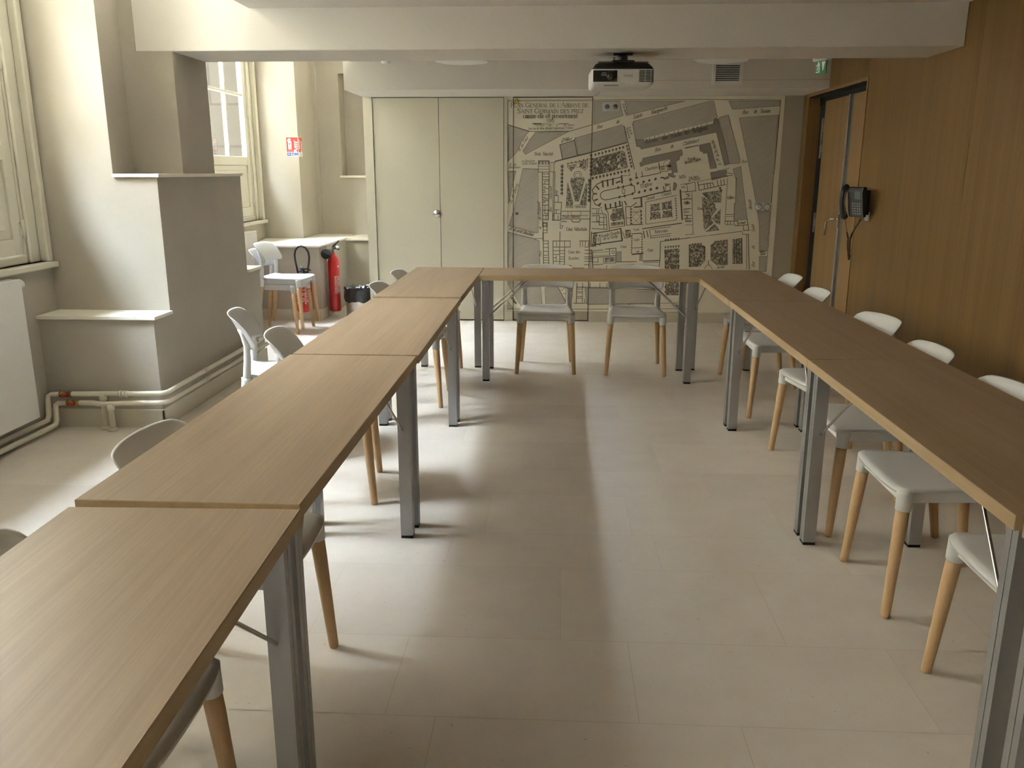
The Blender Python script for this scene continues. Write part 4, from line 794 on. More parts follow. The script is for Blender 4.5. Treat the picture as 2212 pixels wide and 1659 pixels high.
SERIF = {
'A': (8.4, "t.6,0 4,10|T4,10 7.6,0|t2,3.6 6,3.6|s.6,0|s7.6,0"), 'B': (7.2, "T1.6,0 1.6,10|t1.6,10 4.5,10|T4.5,10 6,9 6,6.5 4.5,5.4|t1.6,5.4 4.5,5.4|T4.5,5.4 6.6,4.2 6.6,1.2 4.6,0|t.4,0 4.6,0"),
'C': (8, "t7.3,8 5.5,10 4,10|T4,10 1.2,7.5 1.2,2.5 4,0|t4,0 5.8,0 7.4,1.8|t7.3,10 7.3,7.4"), 'D': (8.2, "T1.6,0 1.6,10|t.4,10 4.5,10|T4.5,10 7.2,7.6 7.2,2.4 4.5,0|t.4,0 4.5,0"),
'E': (7, "T1.6,0 1.6,10|t.4,10 6.2,10 6.2,8|t1.6,5.2 5,5.2|t5,6.4 5,4|t.4,0 6.4,0 6.6,2.2"), 'F': (6.6, "T1.6,0 1.6,10|t.4,10 6.2,10 6.2,8|t1.6,5.2 5,5.2|s1.6,0"),
'G': (8.6, "t7.2,8 5.5,10 4.2,10|T4.2,10 1.2,7.5 1.2,2.5 4.2,0|t4.2,0 6,0 7.3,1|T7.3,4.2 7.3,.6|s7.2,4.2|t7.3,10 7.3,7.4"), 'I': (3.4, "T1.7,0 1.7,10|s1.7,0|s1.7,10"), 'J': (4.2, "T2.8,10 2.8,1|t2.8,1 1.8,-1.4 .4,-1|s2.8,10"),
'L': (6.6, "T1.6,0 1.6,10|s1.6,10|t.4,0 6,0 6.3,2.4"), 'M': (10, "t1.4,0 1.4,10|T1.4,10 5,1|t5,1 8.6,10|T8.6,10 8.6,0|s1.4,0|s8.6,0|s1,10|s9,10"), 'N': (8.6, "t1.4,0 1.4,10|T1.4,10 7.2,0|t7.2,0 7.2,10|s1.4,0|s7.2,10|s1,10"),
'O': (8.6, "T4.3,10 1.2,7.5 1.2,2.5 4.3,0|T4.3,0 7.4,2.5 7.4,7.5 4.3,10"), 'P': (6.8, "T1.6,0 1.6,10|t.4,10 4.4,10|T4.4,10 6.3,8.8 6.3,5.8 4.4,4.6|t4.4,4.6 1.6,4.6|s1.6,0"),
'R': (7.8, "T1.6,0 1.6,10|t.4,10 4.4,10|T4.4,10 6.2,8.8 6.2,6.2 4.4,5|t4.4,5 1.6,5|T4,5 7.4,0|s1.6,0|s7.2,0"), 'S': (6.4, "t5.4,8.2 4.2,10 2.6,10|T2.6,10 1,8.6 1.2,6.6 5,3.8 5.4,1.6 3.8,0|t3.8,0 2,0 .8,2|t5.5,10 5.5,7.6|t.8,0 .8,2.4"),
'T': (7.2, "T3.6,0 3.6,10|t.4,8 .4,10 6.8,10 6.8,8|s3.6,0"), 'V': (8, "T.6,10 4,0|t4,0 7.4,10|s.6,10|s7.4,10"), 'Y': (7.8, "T.6,10 3.9,4.6|t7.2,10 3.9,4.6|T3.9,4.6 3.9,0|s.6,10|s7.2,10|s3.9,0"), 'Z': (7, "t.8,8 .8,10 6.2,10|T6.2,10 .8,0|t.8,0 6.4,0 6.4,2.2"),
'a': (6.2, "t1,5.2 2.5,6.5 4.4,5.8|T4.6,5.8 4.6,.2|t4.6,3.8 2,3.2|T2,3.2 1,1.8 1.8,.2|t1.8,.2 3.2,.2 4.6,1.4"), 'b': (6.2, "T1.3,10.3 1.3,0|t1.3,5 3,6.5|T3,6.5 5.1,5 5.1,1.6 3,0|t3,0 1.3,1"),
'c': (5.4, "t4.9,5.2 3.4,6.5 2.2,6.2|T2.2,6.2 .9,4.4 .9,2.2 2.2,.3|t2.2,.3 3.4,0 4.9,1.2"), 'd': (6.4, "T4.9,10.3 4.9,0|t4.9,5 3.2,6.5|T3.2,6.5 1,5 1,1.6 3.2,0|t3.2,0 4.9,1"),
'e': (5.5, "t1,3.6 4.9,3.6 4.6,5.6 3,6.5 2,6.2|T2,6.2 .9,4.4 .9,2.2 2.2,.3|t2.2,.3 3.4,0 4.9,1.2"), 'f': (4.2, "t4.4,9.6 3.4,10.3 2.2,9.4|T2,9.2 1.9,0|t.4,6.3 3.6,6.3|s1.9,0"),
'g': (6, "T3,6.5 1.2,5.4 1.2,3.8 3,2.8|T3,6.5 4.8,5.4 4.8,3.8 3,2.8|T1.4,2.2 1.4,1 4.8,.2 4.8,-2 3,-3.2|t3,-3.2 1,-2.4 1,-.6 1.8,.4|t4.6,6 5.8,6.6"), 'h': (6.4, "T1.3,10.3 1.3,0|t1.3,5 3.2,6.5 4.6,5.8|T4.8,5.8 4.8,0|s1.3,0|s4.8,0"),
'i': (3, "T1.5,6.4 1.5,0|s1.5,0|T1.4,8.4 1.5,9.4"), 'l': (3, "T1.5,10.3 1.5,0|s1.5,0"), 'm': (9, "T1.3,6.4 1.3,0|t1.3,5 3,6.5 4.2,5.8|T4.4,5.8 4.4,0|t4.4,5 6.2,6.5 7.4,5.8|T7.6,5.8 7.6,0|s1.3,0|s4.4,0|s7.6,0"),
'n': (6.4, "T1.3,6.4 1.3,0|t1.3,5 3.2,6.5 4.6,5.8|T4.8,5.8 4.8,0|s1.3,0|s4.8,0"), 'o': (6, "T3,6.5 1,5 1,1.5 3,0|T3,0 5,1.5 5,5 3,6.5"), 'p': (6.2, "T1.3,6.4 1.3,-3.4|t1.3,5 3,6.5|T3,6.5 5.1,5 5.1,1.6 3,0|t3,0 1.3,1|s1.3,-3.4"),
'r': (4.6, "T1.3,6.4 1.3,0|t1.3,4.8 2.8,6.4 4.2,6|s1.3,0"), 's': (4.8, "t4,5.2 2.8,6.5 1.4,5.8|T1.3,5.4 1.6,3.9 3.6,2.8 4,1.4|t4,1.2 2.6,0 .9,1.2"), 't': (4.2, "T1.9,8.4 1.8,1|t1.8,1 2.6,0 3.8,.8|t.4,6.3 3.6,6.3"),
'u': (6.4, "T1.3,6.4 1.3,1.2|t1.3,1 2.8,0 4.8,1.4|T4.8,6.4 4.8,0"), 'v': (5.6, "T.5,6.4 2.8,0|t2.8,0 5.1,6.4"), 'x': (5.4, "T.6,6.4 4.8,0|t4.8,6.4 .6,0"), 'y': (5.6, "T.5,6.4 2.8,0|t5.1,6.4 2.6,-1 1,-3.2"), 'z': (5.4, "t.8,6.3 4.6,6.3|T4.6,6.3 .8,0|t.8,0 4.8,0"),
'\u017f': (3.4, "t4,9.8 3,10.3 1.9,9.4|T1.8,9.2 1.7,0|s1.7,0|t.6,6 1.8,6"), "'": (2.4, "T1.3,10 .9,8"), '.': (2.6, "T1.2,0 1.2,.9"), ',': (2.6, "T1.3,.8 .8,-1.2"), ' ': (3.6, ""), '\u00e9': (5.5, "t1,3.6 4.9,3.6 4.6,5.6 3,6.5 2,6.2|T2,6.2 .9,4.4 .9,2.2 2.2,.3|t2.2,.3 3.4,0 4.9,1.2|T2.6,8 4,9.6"),
'1': (4.4, "T2.2,6.6 2.2,0|s2.2,0|t1,5.6 2.2,6.6"), '2': (5.4, "t1,5 1.6,6.5 3,6.6|T3,6.6 4.4,5.4 4,3.6 1,0|T1,.3 4.8,.3"), '3': (5.2, "t1,6 2.6,6.6|T2.6,6.6 4.2,5.2 2.6,3.4 4.4,1.4 3.8,-2 1.8,-3.2|t1.8,-3.2 .8,-2.4"), '4': (5.4, "t3.4,6.6 .8,1 5,1|T3.6,4.6 3.6,-2.6"), '5': (5.2, "t4.4,6.6 1.8,6.6 1.5,3.8|T1.5,3.8 4.2,2.6 3.8,-1.6 1,-2.8"), '7': (5, "t1,6.4 4.6,6.4|T4.6,6.4 2.2,-2.8"), '0': (5.4, "T2.7,6.5 1,5 1,1.5 2.7,0|T2.7,0 4.4,1.5 4.4,5 2.7,6.5"),
}
WALLY = 8.225
def build_map():
    m = MB()
    def P(x, z, k): return (x, WALLY - 0.0045 - 0.0004 * k, z)
    m.mat('map_paper').box(-0.507, 2.062, WALLY - 0.0045, WALLY - 0.0002, 0.099, 2.101)
    def ngon(pts, k): m.add([P(x, z, k) for x, z in pts], [tuple(range(len(pts)))])
    def stroke(pts, wd, k, dotted=False):
        for (x0, z0), (x1, z1) in zip(pts[:-1], pts[1:]):
            L = math.hypot(x1 - x0, z1 - z0)
            if L < 1e-6: continue
            dx, dz = (x1 - x0) / L, (z1 - z0) / L
            segs = [(0 - wd * .35, L + wd * .35)]
            if dotted:
                st = wd * 2.1; n = max(1, int(L / st)); segs = [((i + .2) * L / n, (i + .8) * L / n) for i in range(n)]
            for a, b in segs:
                ax, az, bx, bz = x0 + dx * a, z0 + dz * a, x0 + dx * b, z0 + dz * b
                nx, nz = -dz * wd / 2, dx * wd / 2
                m.add([P(ax + nx, az + nz, k), P(bx + nx, bz + nz, k), P(bx - nx, bz - nz, k), P(ax - nx, az - nz, k)], [(0, 1, 2, 3)])
    mats = {'g': ('map_grey', 1), 'd': ('map_dark', 2), 't': ('map_garden', 2), 'c': ('map_paper', 3)}
    for pl in MAP['polys']:
        nm, k = mats[pl[0]]
        pts = [(pl[i] / 1000, pl[i + 1] / 1000) for i in range(1, len(pl), 2)]
        m.mat(nm); ngon(pts, k)
        if pl[0] in 'gd':
            m.mat('map_ink'); stroke(pts + pts[:1], .0032, 3)
        if pl[0] == 't':
            m.mat('map_ink'); stroke(pts + pts[:1], .0022, 3)
    m.mat('map_paper')
    for a in MAP['win']:
        x0, z0, x1, z1 = [q / 1000 for q in a]
        h = .021
        ngon([(x0, z0), (x1, z1), (x1, z1 - h), (x0, z0 - h)], 4)
    for a in MAP['rec']:
        x0, z0, x1, z1 = [q / 1000 for q in a]
        ngon([(x0, z0), (x1, z0), (x1, z1), (x0, z1)], 4)
    m.mat('map_ink')
    for ln in MAP['lines']:
        pts = [(ln[i] / 1000, ln[i + 1] / 1000) for i in range(2, len(ln), 2)]
        stroke(pts, ln[0] / 1000 * .86, 5, bool(ln[1]))
    for x, z, r in MAP['trees']:
        x, z, r = x / 1000, z / 1000, r / 1000
        m.mat('map_ink'); ngon([(x + r * math.cos(q) * (.9 + .2 * math.sin(3 * q + x * 99)), z + r * math.sin(q) * 1.05) for q in [i * PI / 5 for i in range(10)]], 5)
        m.mat('map_garden'); ngon([(x - r * .3 + r * .42 * math.cos(q), z + r * .25 + r * .42 * math.sin(q)) for q in [i * PI / 3 for i in range(6)]], 6)
        m.mat('map_ink'); stroke([(x, z - r * 1.0), (x, z - r * 1.7)], .003, 5)
    for x, z in MAP['dia']:
        x, z = x / 1000, z / 1000; r = .0145
        ngon([(x + r, z + .003), (x, z + r), (x - r, z - .003), (x, z - r)], 6)
    # lettering drawn stroke by stroke, thick and thin with serifs
    for x0, z0, x1, z1, h, s in MAP['texts']:
        x0, z0, x1, z1, h = x0 / 1000, z0 / 1000, x1 / 1000, z1 / 1000, h / 1000
        it = s.startswith('~'); s = s.lstrip('~')
        seq, k = [], 1.0
        caps = '^' in s
        i = 0
        while i < len(s):
            ch = s[i]
            if ch == '^': k = 1.32; i += 1; continue
            seq.append((ch, k)); k = 1.0; i += 1
        L = math.hypot(x1 - x0, z1 - z0); dx, dz = (x1 - x0) / L, (z1 - z0) / L
        sc = h / 10 * (.79 if caps else 1.0)
        nat = sum(SERIF.get(c, (4, ''))[0] * kk for c, kk in seq) * sc
        hs = L / nat
        gap = 0
        if hs > 1.35: gap = (L - nat * 1.15) / max(1, len(seq) - 1); hs = 1.15
        cur = 0
        TH, TN = (1.55, 0.72) if h > .034 else (1.45, 0.82)
        for c, kk in seq:
            wd, g = SERIF.get(c, (4, ''))
            for st in (g.split('|') if g else []):
                pts = [tuple(float(q) for q in p.split(',')) for p in st[1:].split()]
                if st[0] == 's': pts = [(pts[0][0] - 1.2, pts[0][1]), (pts[0][0] + 1.2, pts[0][1])]
                lw = (TH if st[0] == 'T' else TN) * sc * (1.0 if kk > 1 else .95)
                W = []
                for px, py in pts:
                    px = px + (py * .46 if it else 0)
                    ax = cur + px * kk * sc * hs; az = py * kk * sc
                    W.append((x0 + dx * ax - dz * az, z0 + dz * ax + dx * az))
                stroke(W, lw, 7)
            cur += wd * kk * sc * hs + gap
    o = m.build('wall_map')
    tag(o, 'large engraved plan of an abbey printed across the back wall, right of the cupboard', 'wall map')
    return o
wall_map = build_map()
# the concealed door cut through the map
g = mb('shadow_gap')
for x0, x1, z0, z1 in ((-0.424, -0.417, 0.006, 2.098), (0.309, 0.316, 0.006, 2.098), (-0.424, 0.316, 2.0905, 2.099), (-0.424, 0.316, 0.003, 0.012)):
    g.box(x0, x1, WALLY - 0.0098, WALLY - 0.0094, z0, z1)
g.mat('wall_grey').box(-0.417, 0.309, WALLY - 0.006, WALLY - 0.0002, 0.012, 0.099)
struct(g.build('door_2'))

# ================================================================ HEATING
def radiator(x0, x1, y0, y1, z0, z1, label):
    t = thing('radiator', label, 'radiator', (x0, (y0 + y1) / 2, z0))
    b = mb('radiator_enamel')
    b.box(x1 - .012, x1, y0, y1, z0, z1); b.box(x0 + .012, x0 + .024, y0 + .01, y1 - .01, z0 + .01, z1 - .01)
    attach(b.build('front_panel', None, bevel=0.004), t)
    for ya in (y0, y1 - .004):
        attach(mb('radiator_enamel').box(x0 + .01, x1 - .012, ya, ya + .004, z0 + .004, z1 - .002).build('side_cover', None), t)
    g = mb('radiator_enamel')
    n = int((y1 - y0) / .03)
    for i in range(n):
        y = y0 + .015 + i * (y1 - y0 - .03) / (n - 1)
        g.box(x0 + .014, x1 - .014, y - .004, y + .004, z1 - .012, z1 - .006)
    g.box(x0 + .012, x0 + .016, y0 + .006, y1 - .006, z1 - .014, z1 - .002)
    attach(g.build('top_grille', None), t)
    br = mb('radiator_enamel')
    for y in (y0 + .3, y1 - .3): br.box(x0 - .02, x0 + .012, y - .02, y + .02, z0 + .1, z1 - .1)
    attach(br.build('bracket', None), t)
    return t
r1 = radiator(-2.885, -2.80, 2.25, 4.275, .127, .882, 'large flat white panel radiator under the near left window')
v = mb('radiator_enamel').tube([(-2.852, 4.275, .845), (-2.852, 4.30, .845)], .010, 12).tube([(-2.852, 4.298, .845), (-2.852, 4.302, .845), (-2.852, 4.345, .845), (-2.852, 4.352, .845)], [.019, .024, .024, .018], 18)
attach(v.build('valve_knob', None), r1)
radiator(-2.995, -2.905, 6.75, 8.14, .13, .872, 'white panel radiator below the far window, behind the stacked chairs')

hp = thing('heating_pipes', 'pair of cream-painted heating pipes running along the foot of the stepped left pier', 'pipes', (-2.5, 4.48, 0))
R = .0145
up = [(-2.868, 2.0, .092), (-2.868, 4.40, .060), (-2.866, 4.435, .062), (-2.866, 4.452, .085), (-2.872, 4.475, .17), (-2.872, 4.482, .190), (-2.855, 4.485, .201), (-2.8, 4.486, .203), (-2.3, 4.486, .213), (-2.225, 4.486, .215), (-2.200, 4.497, .216), (-2.190, 4.525, .216), (-2.190, 4.6, .217), (-2.190, 6.35, .222)]
lo = [(-2.828, 2.0, .060), (-2.828, 4.40, .032), (-2.826, 4.44, .034), (-2.826, 4.455, .055), (-2.833, 4.472, .12), (-2.833, 4.478, .138), (-2.818, 4.480, .150), (-2.77, 4.480, .153), (-2.62, 4.480, .156), (-2.55, 4.456, .156), (-2.50, 4.456, .157), (-2.44, 4.470, .159), (-2.3, 4.478, .161), (-2.225, 4.478, .163), (-2.196, 4.490, .164), (-2.186, 4.52, .164), (-2.186, 4.6, .164), (-2.186, 6.35, .160)]
attach(mb('pipe_paint').tube(up, R, 14).build('pipe', None), hp)
attach(mb('pipe_paint').tube(lo, R, 14).build('pipe', None), hp)
for x, y, z in ((-2.556, 4.486, .207), (-2.502, 4.456, .157)):
    d = mb('pipe_paint').tube([(x, y, z), (x, y, z - .012), (x, y, z - .034), (x, y, z - .036), (x, y, .004)], [.019, .021, .021, .016, .016], 14)
    d.tube([(x, y, .0), (x, y, .016), (x, y, .018)], [.026, .026, .017], 18)
    attach(d.build('drop_pipe', None), hp)
cp = mb('pipe_paint')
for x in (-2.452, -2.418): cp.tube([(x - .006, 4.486, .209), (x + .006, 4.486, .209)], .0185, 14)
cp.tube([(-2.447, 4.486, .209), (-2.423, 4.486, .2095)], .0172, 14)
attach(cp.build('coupling', None), hp)
cl = mb('pipe_paint')
for y in (5.03, 5.98):
    for (x, z) in ((-2.190, .219), (-2.186, .163)):
        cl.tube([(x, y - .008, z), (x, y + .008, z)], .019, 14); cl.box(-2.243, x, y - .006, y + .006, z - .006, z + .006)
attach(cl.build('pipe_clip', None), hp)
for x, y, z in ((-2.775, 4.486, .203), (-2.735, 4.480, .154)):
    vb = mb('brass').tube([(x - .030, y, z), (x - .028, y, z), (x - .012, y, z), (x - .010, y, z), (x + .02, y, z), (x + .022, y, z), (x + .040, y, z)], [.015, .0205, .0205, .017, .017, .0185, .0185], 12)
    vb = attach(vb.build('valve', None), hp)
    h = mb('valve_red').box(x - .018, x + .030, y - .030, y - .024, z - .010, z + .002)
    h.tube([(x + .006, y - .034, z), (x + .006, y - .018, z)], .013, 8)
    h.mat('steel').tube([(x + .006, y - .037, z), (x + .006, y - .034, z)], .006, 8)
    attach(h.build('valve_handle', None, bevel=.002), vb)

# ================================================================ CEILING EQUIPMENT
GL = 'round white ceiling lamps'
def lamp(x, y, label):
    t = thing('ceiling_lamp', label, 'ceiling lamp', (x, y, CE), group=GL)
    mb('white_lacquer').lathe([(.205, 0), (.212, -.010), (.215, -.030), (.215, -.046), (.209, -.052), (.200, -.052), (.200, -.047), (0.0, -.047)][::-1], 56).build('rim', t)
    mb('sign_white').lathe([(0.0, -.0545), (.12, -.054), (.185, -.052), (.1995, -.0475), (.1995, -.044), (0.0, -.044)], 56).build('diffuser', t)
    return t
lamp(-.785, 7.145, 'round white ceiling lamp left of the projector, half hidden by the beam')
lamp(1.275, 7.165, 'round white ceiling lamp in front of the vent grille, right of the projector')
sd = thing('smoke_detector', 'small round grey-white smoke detector on the ceiling above the cupboard', 'smoke detector', (-1.415, 7.25, CE))
mb('white_plastic').lathe([(0, -.006), (.05, -.006), (.052, -.003), (.052, 0), (0, 0)], 28).build('base', sd)
mb('white_plastic').lathe([(0, -.050), (.022, -.050), (.034, -.044), (.038, -.030), (.041, -.026), (.041, -.006), (0, -.006)], 28).build('head', sd)

vt = thing('vent_grille', 'square white ventilation grille with dark slats set in the soffit face', 'vent grille', (1.394, 7.5, 2.212))
f = mb('white_lacquer')
for a in ((-.125, -.098, -.078, .095), (.098, .125, -.078, .095), (-.098, .098, -.078, -.052), (-.098, .098, .078, .095)):
    f.box(a[0], a[1], -.016, -.0005, a[2], a[3])
f.build('frame', vt, bevel=.002)
mb('dark_void').box(-.098, .098, -.004, -.0008, -.052, .078).build('backing', vt)
s = mb('white_lacquer')
for i in range(8):
    z = -.046 + i * .0165
    s.add([(-.098, -.016, z), (.098, -.016, z), (.098, -.005, z + .0095), (-.098, -.005, z + .0095), (-.098, -.016, z + .0012), (.098, -.016, z + .0012), (.098, -.005, z + .0107), (-.098, -.005, z + .0107)],
          [(0, 1, 2, 3), (4, 7, 6, 5), (0, 4, 5, 1), (1, 5, 6, 2), (2, 6, 7, 3), (3, 7, 4, 0)])
s.build('slat', vt)

ex = thing('exit_sign', 'green and white running-man emergency exit sign hanging from the ceiling by the oak door', 'exit sign', (1.925, 6.70, 2.185), rz=-1.12)
mb('white_plastic').box(-.075, .075, -.026, .026, .0335, .145).build('lamp_housing', ex, bevel=.012, seg=3)
p = mb('exit_green').box(-.055, .055, -.004, .004, -.0555, .0342)
p.mat('exit_green').box(-.0535, .0535, -.0048, .0048, -.054, .0328)
p.build('panel', ex)
q = mb('sign_white')
def flat(poly, y, s_=1): q.extr([(a_ * .76, b_ * .76) for a_, b_ in poly], (0, y, 0), (1, 0, 0), (0, 0, 1), (0, -.0006, 0))
flat([(.010, .036), (.056, .036), (.052, .018), (.036, -.044), (.028, -.044), (.014, .018)], -.0048)          # arrow down
flat([(-.062, -.060), (-.012, -.060), (-.012, .030), (-.020, .030), (-.020, -.052), (-.062, -.052)], -.0048)      # doorway
flat([(-.036 + .009 * math.cos(a * PI / 6), .030 + .010 * math.sin(a * PI / 6)) for a in range(12)], -.0048)       # head
flat([(-.046, .018), (-.030, .020), (-.026, -.010), (-.040, -.012)], -.0048)
flat([(-.046, .018), (-.060, .006), (-.062, -.008), (-.056, -.008), (-.054, .004), (-.044, .010)], -.0048)
flat([(-.030, .018), (-.022, .004), (-.014, .004), (-.014, .009), (-.019, .010), (-.026, .020)], -.0048)
flat([(-.040, -.010), (-.030, -.010), (-.026, -.030), (-.030, -.048), (-.037, -.048), (-.034, -.030)], -.0048)
flat([(-.040, -.010), (-.034, -.012), (-.046, -.034), (-.060, -.036), (-.060, -.030), (-.049, -.028)], -.0048)
q.build('pictogram', ex)

pj = thing('projector', 'black and white projector hung upside down from the beam, lens on its left', 'projector', (.372, 5.335, 2.103), rz=.03)
# ceiling mount
m_ = mb('dark_grey_metal')
m_.lathe([(0, -.004), (.052, -.004), (.052, 0), (0, 0)], 24)
m_.box(-.055, -.022, -.05, -.02, -.012, 0).box(.022, .055, -.05, -.02, -.012, 0)
m_.lathe([(0, -.040), (.029, -.040), (.031, -.036), (.031, -.016), (.026, -.012), (.026, 0), (0, 0)], 24)
m_.box(-.062, .062, -.045, .045, -.047, -.038)
m_.tube([(-.052, -.04, -.047), (-.052, -.04, -.026)], .003, 8).tube([(-.052, -.04, -.029), (-.052, -.04, -.024)], .0055, 8)
m_.build('ceiling_mount', pj, bevel=.002)
rl = mb('grey_plastic').box(-.148, .142, -.095, -.080, -.064, -.052)
rl.mat('dark_grey_metal').box(-.062, .062, -.10, .06, -.058, -.047).box(-.054, -.028, -.108, -.09, -.072, -.058).box(.030, .056, -.108, -.09, -.070, -.056)
rl.build('mount_rail', pj, bevel=.0015)
bk = mb('black_plastic')
def loft(m, secs):
    """rounded-rectangle sections [(x0,x1,y0,y1,z)]"""
    def ring(x0, x1, y0, y1, z, r=.022, n=5):
        out = []
        for cx, cy, a0 in ((x1 - r, y1 - r, 0), (x0 + r, y1 - r, PI / 2), (x0 + r, y0 + r, PI), (x1 - r, y0 + r, 3 * PI / 2)):
            for i in range(n + 1): out.append((cx + r * math.cos(a0 + i * PI / 2 / n), cy + r * math.sin(a0 + i * PI / 2 / n), z))
        return out
    b = len(m.v); N = None
    for s_ in secs:
        rg = ring(*s_); N = len(rg); m.v.extend(rg)
    for i in range(len(secs) - 1):
        for k in range(N): m.face((b + i * N + k, b + i * N + (k + 1) % N, b + (i + 1) * N + (k + 1) % N, b + (i + 1) * N + k), True)
    m.face([b + k for k in range(N)]); m.face([b + (len(secs) - 1) * N + k for k in range(N)][::-1])
loft(bk, [(-.150, .136, -.115, .115, -.062), (-.166, .146, -.135, .135, -.070), (-.182, .166, -.150, .15, -.092), (-.188, .170, -.153, .152, -.100)])
bk.build('base_shell', pj)
wh = mb('white_plastic')
loft(wh, [(-.188, .170, -.153, .152, -.100), (-.190, .171, -.155, .153, -.103), (-.190, .171, -.155, .153, -.172), (-.188, .162, -.150, .150, -.186), (-.175, .135, -.130, .140, -.197), (-.150, .100, -.10, .12, -.200)])
wh.build('casing', pj)
lp = mb('black_plastic').box(-.181, -.042, -.1575, -.1535, -.170, -.107)
lpo = lp.build('lens_panel', pj, bevel=.004)
ln = mb('charcoal').lathe([(.0, .004), (.026, .004), (.028, .002), (.028, -.006), (.024, -.006), (.022, .001), (0, .001)][::-1], 32, axis='Y', o=(-.076, -.158, -.136))
ln.build('lens_ring', lpo)
mb('lens_glass').lathe([(0, .0005), (.021, .0005), (.021, .006), (.012, .0085), (0, .0095)], 28, axis='Y', o=(-.076, -.1555, -.136)).build('lens', lpo)
mb('grey_plastic').box(-.135, -.104, -.1590, -.1576, -.137, -.128).box(-.132, -.106, -.1590, -.1576, -.125, -.118).build('sensor_window', lpo)
vg = mb('black_plastic')
for x0, x1 in ((.084, .117), (.121, .150), (.154, .166)):
    for i in range(8):
        z = -.1705 + i * .0083
        vg.box(x0, x1, -.1562, -.1552, z, z + .0052)
vg.build('vent_slots', pj)
vs, fs = text_mesh('EPSON', .0165)
lt = mb('charcoal')
lt.add([(.022 - x, -.1556, -.136 - y) for x, y, z in vs], fs)
lt.build('lettering', pj)
fo = mb('grey_plastic').box(-.118, -.030, -.1485, -.1465, -.1915, -.181)
fo.mat('white_lacquer').tube([(-.020, -.150, -.190), (-.020, -.150, -.178)], .0065, 12)
fo.build('lens_slider', pj, bevel=.002)
cb_ = mb('black_plastic').tube([(.30, 5.497, 2.10), (.28, 5.6, 2.098), (.25, 5.9, 2.10)], .002, 6)

# ================================================================ WALL FITTINGS
def outlet(x, z, hw, hh, label, cover):
    t = thing('power_socket', label, 'power socket', (x, WALLY - .0055, z))
    mb('white_plastic').box(-hw, hw, -.010, 0, -hh, hh).build('plate', t, bevel=.003)
    for sx in (-1, 1):
        cx = sx * hw * .46
        if cover:
            k = mb('white_plastic').lathe([(0, .030), (.018, .030), (.027, .024), (.030, .012), (.030, .008), (0, .008)][::-1], 24, axis='Y', o=(cx, 0, 0))
            k.mat('grey_plastic').lathe([(0, .0104), (.034, .0104), (.034, .0102), (0, .0102)][::-1], 24, axis='Y', o=(cx, 0, 0))
            k.build('socket_cover', t)
        else:
            k = mb('white_plastic').lathe([(.022, .0102), (.0265, .0112), (.0275, .0102), (.0275, .009), (.022, .009)], 28, axis='Y', o=(cx, 0, 0))
            k.mat('grey_plastic').lathe([(0, .0103), (.0225, .0103), (.0225, .0101), (0, .0101)][::-1], 24, axis='Y', o=(cx, 0, 0))
            k.mat('dark_void')
            for dx, dz in ((-.0095, -.004), (.0095, -.004), (0, .007)):
                k.lathe([(0, .0106), (.0028, .0106), (.0028, .0103), (0, .0103)][::-1], 10, axis='Y', o=(cx + dx, 0, dz))
            k.build('socket', t)
outlet(.483, 2.010, .080, .041, 'white double power socket at the top of the map, right of the title', False)
outlet(1.930, 1.107, .086, .039, 'white double power socket with domed covers at the map right edge', True)
hz = thing('hazard_sticker', 'small yellow triangular electrical hazard sticker above the map title', 'sticker', (-.391, WALLY - .0105, 2.058))
mb('sign_dark').extr([(-.0275, -.0195), (.0275, -.0195), (.0, .0285)], (0, 0, 0), (1, 0, 0), (0, 0, 1), (0, -.0006, 0)).build('border', hz)
mb('hazard_yellow').extr([(-.0235, -.0170), (.0235, -.0170), (.0, .0235)], (0, -.0006, 0), (1, 0, 0), (0, 0, 1), (0, -.0004, 0)).build('face', hz)
mb('sign_dark').extr([(.001, .010), (-.004, -.003), (.000, -.002), (-.002, -.012), (.005, .001), (.001, .0)], (0, -.001, 0), (1, 0, 0), (0, 0, 1), (0, -.0004, 0)).build('bolt', hz)
kh = mb('dark_void').lathe([(0, .002), (.0085, .002), (.0085, 0), (0, 0)][::-1], 20, axis='Y', o=(-.386, WALLY - .0045, 1.039)).build('keyhole')
tag(kh, 'small black keyhole of the hidden door in the map', 'keyhole')
cb1 = cb_  # cable from the projector into the soffit joint
cj = mb('grey_plastic').tube([(.372, 7.52, 2.1005), (.330, 8.19, 2.1005)], .0022, 6).build('cable')
tag(cj, 'thin grey cable lying on the soffit underside above the map corner', 'cable')

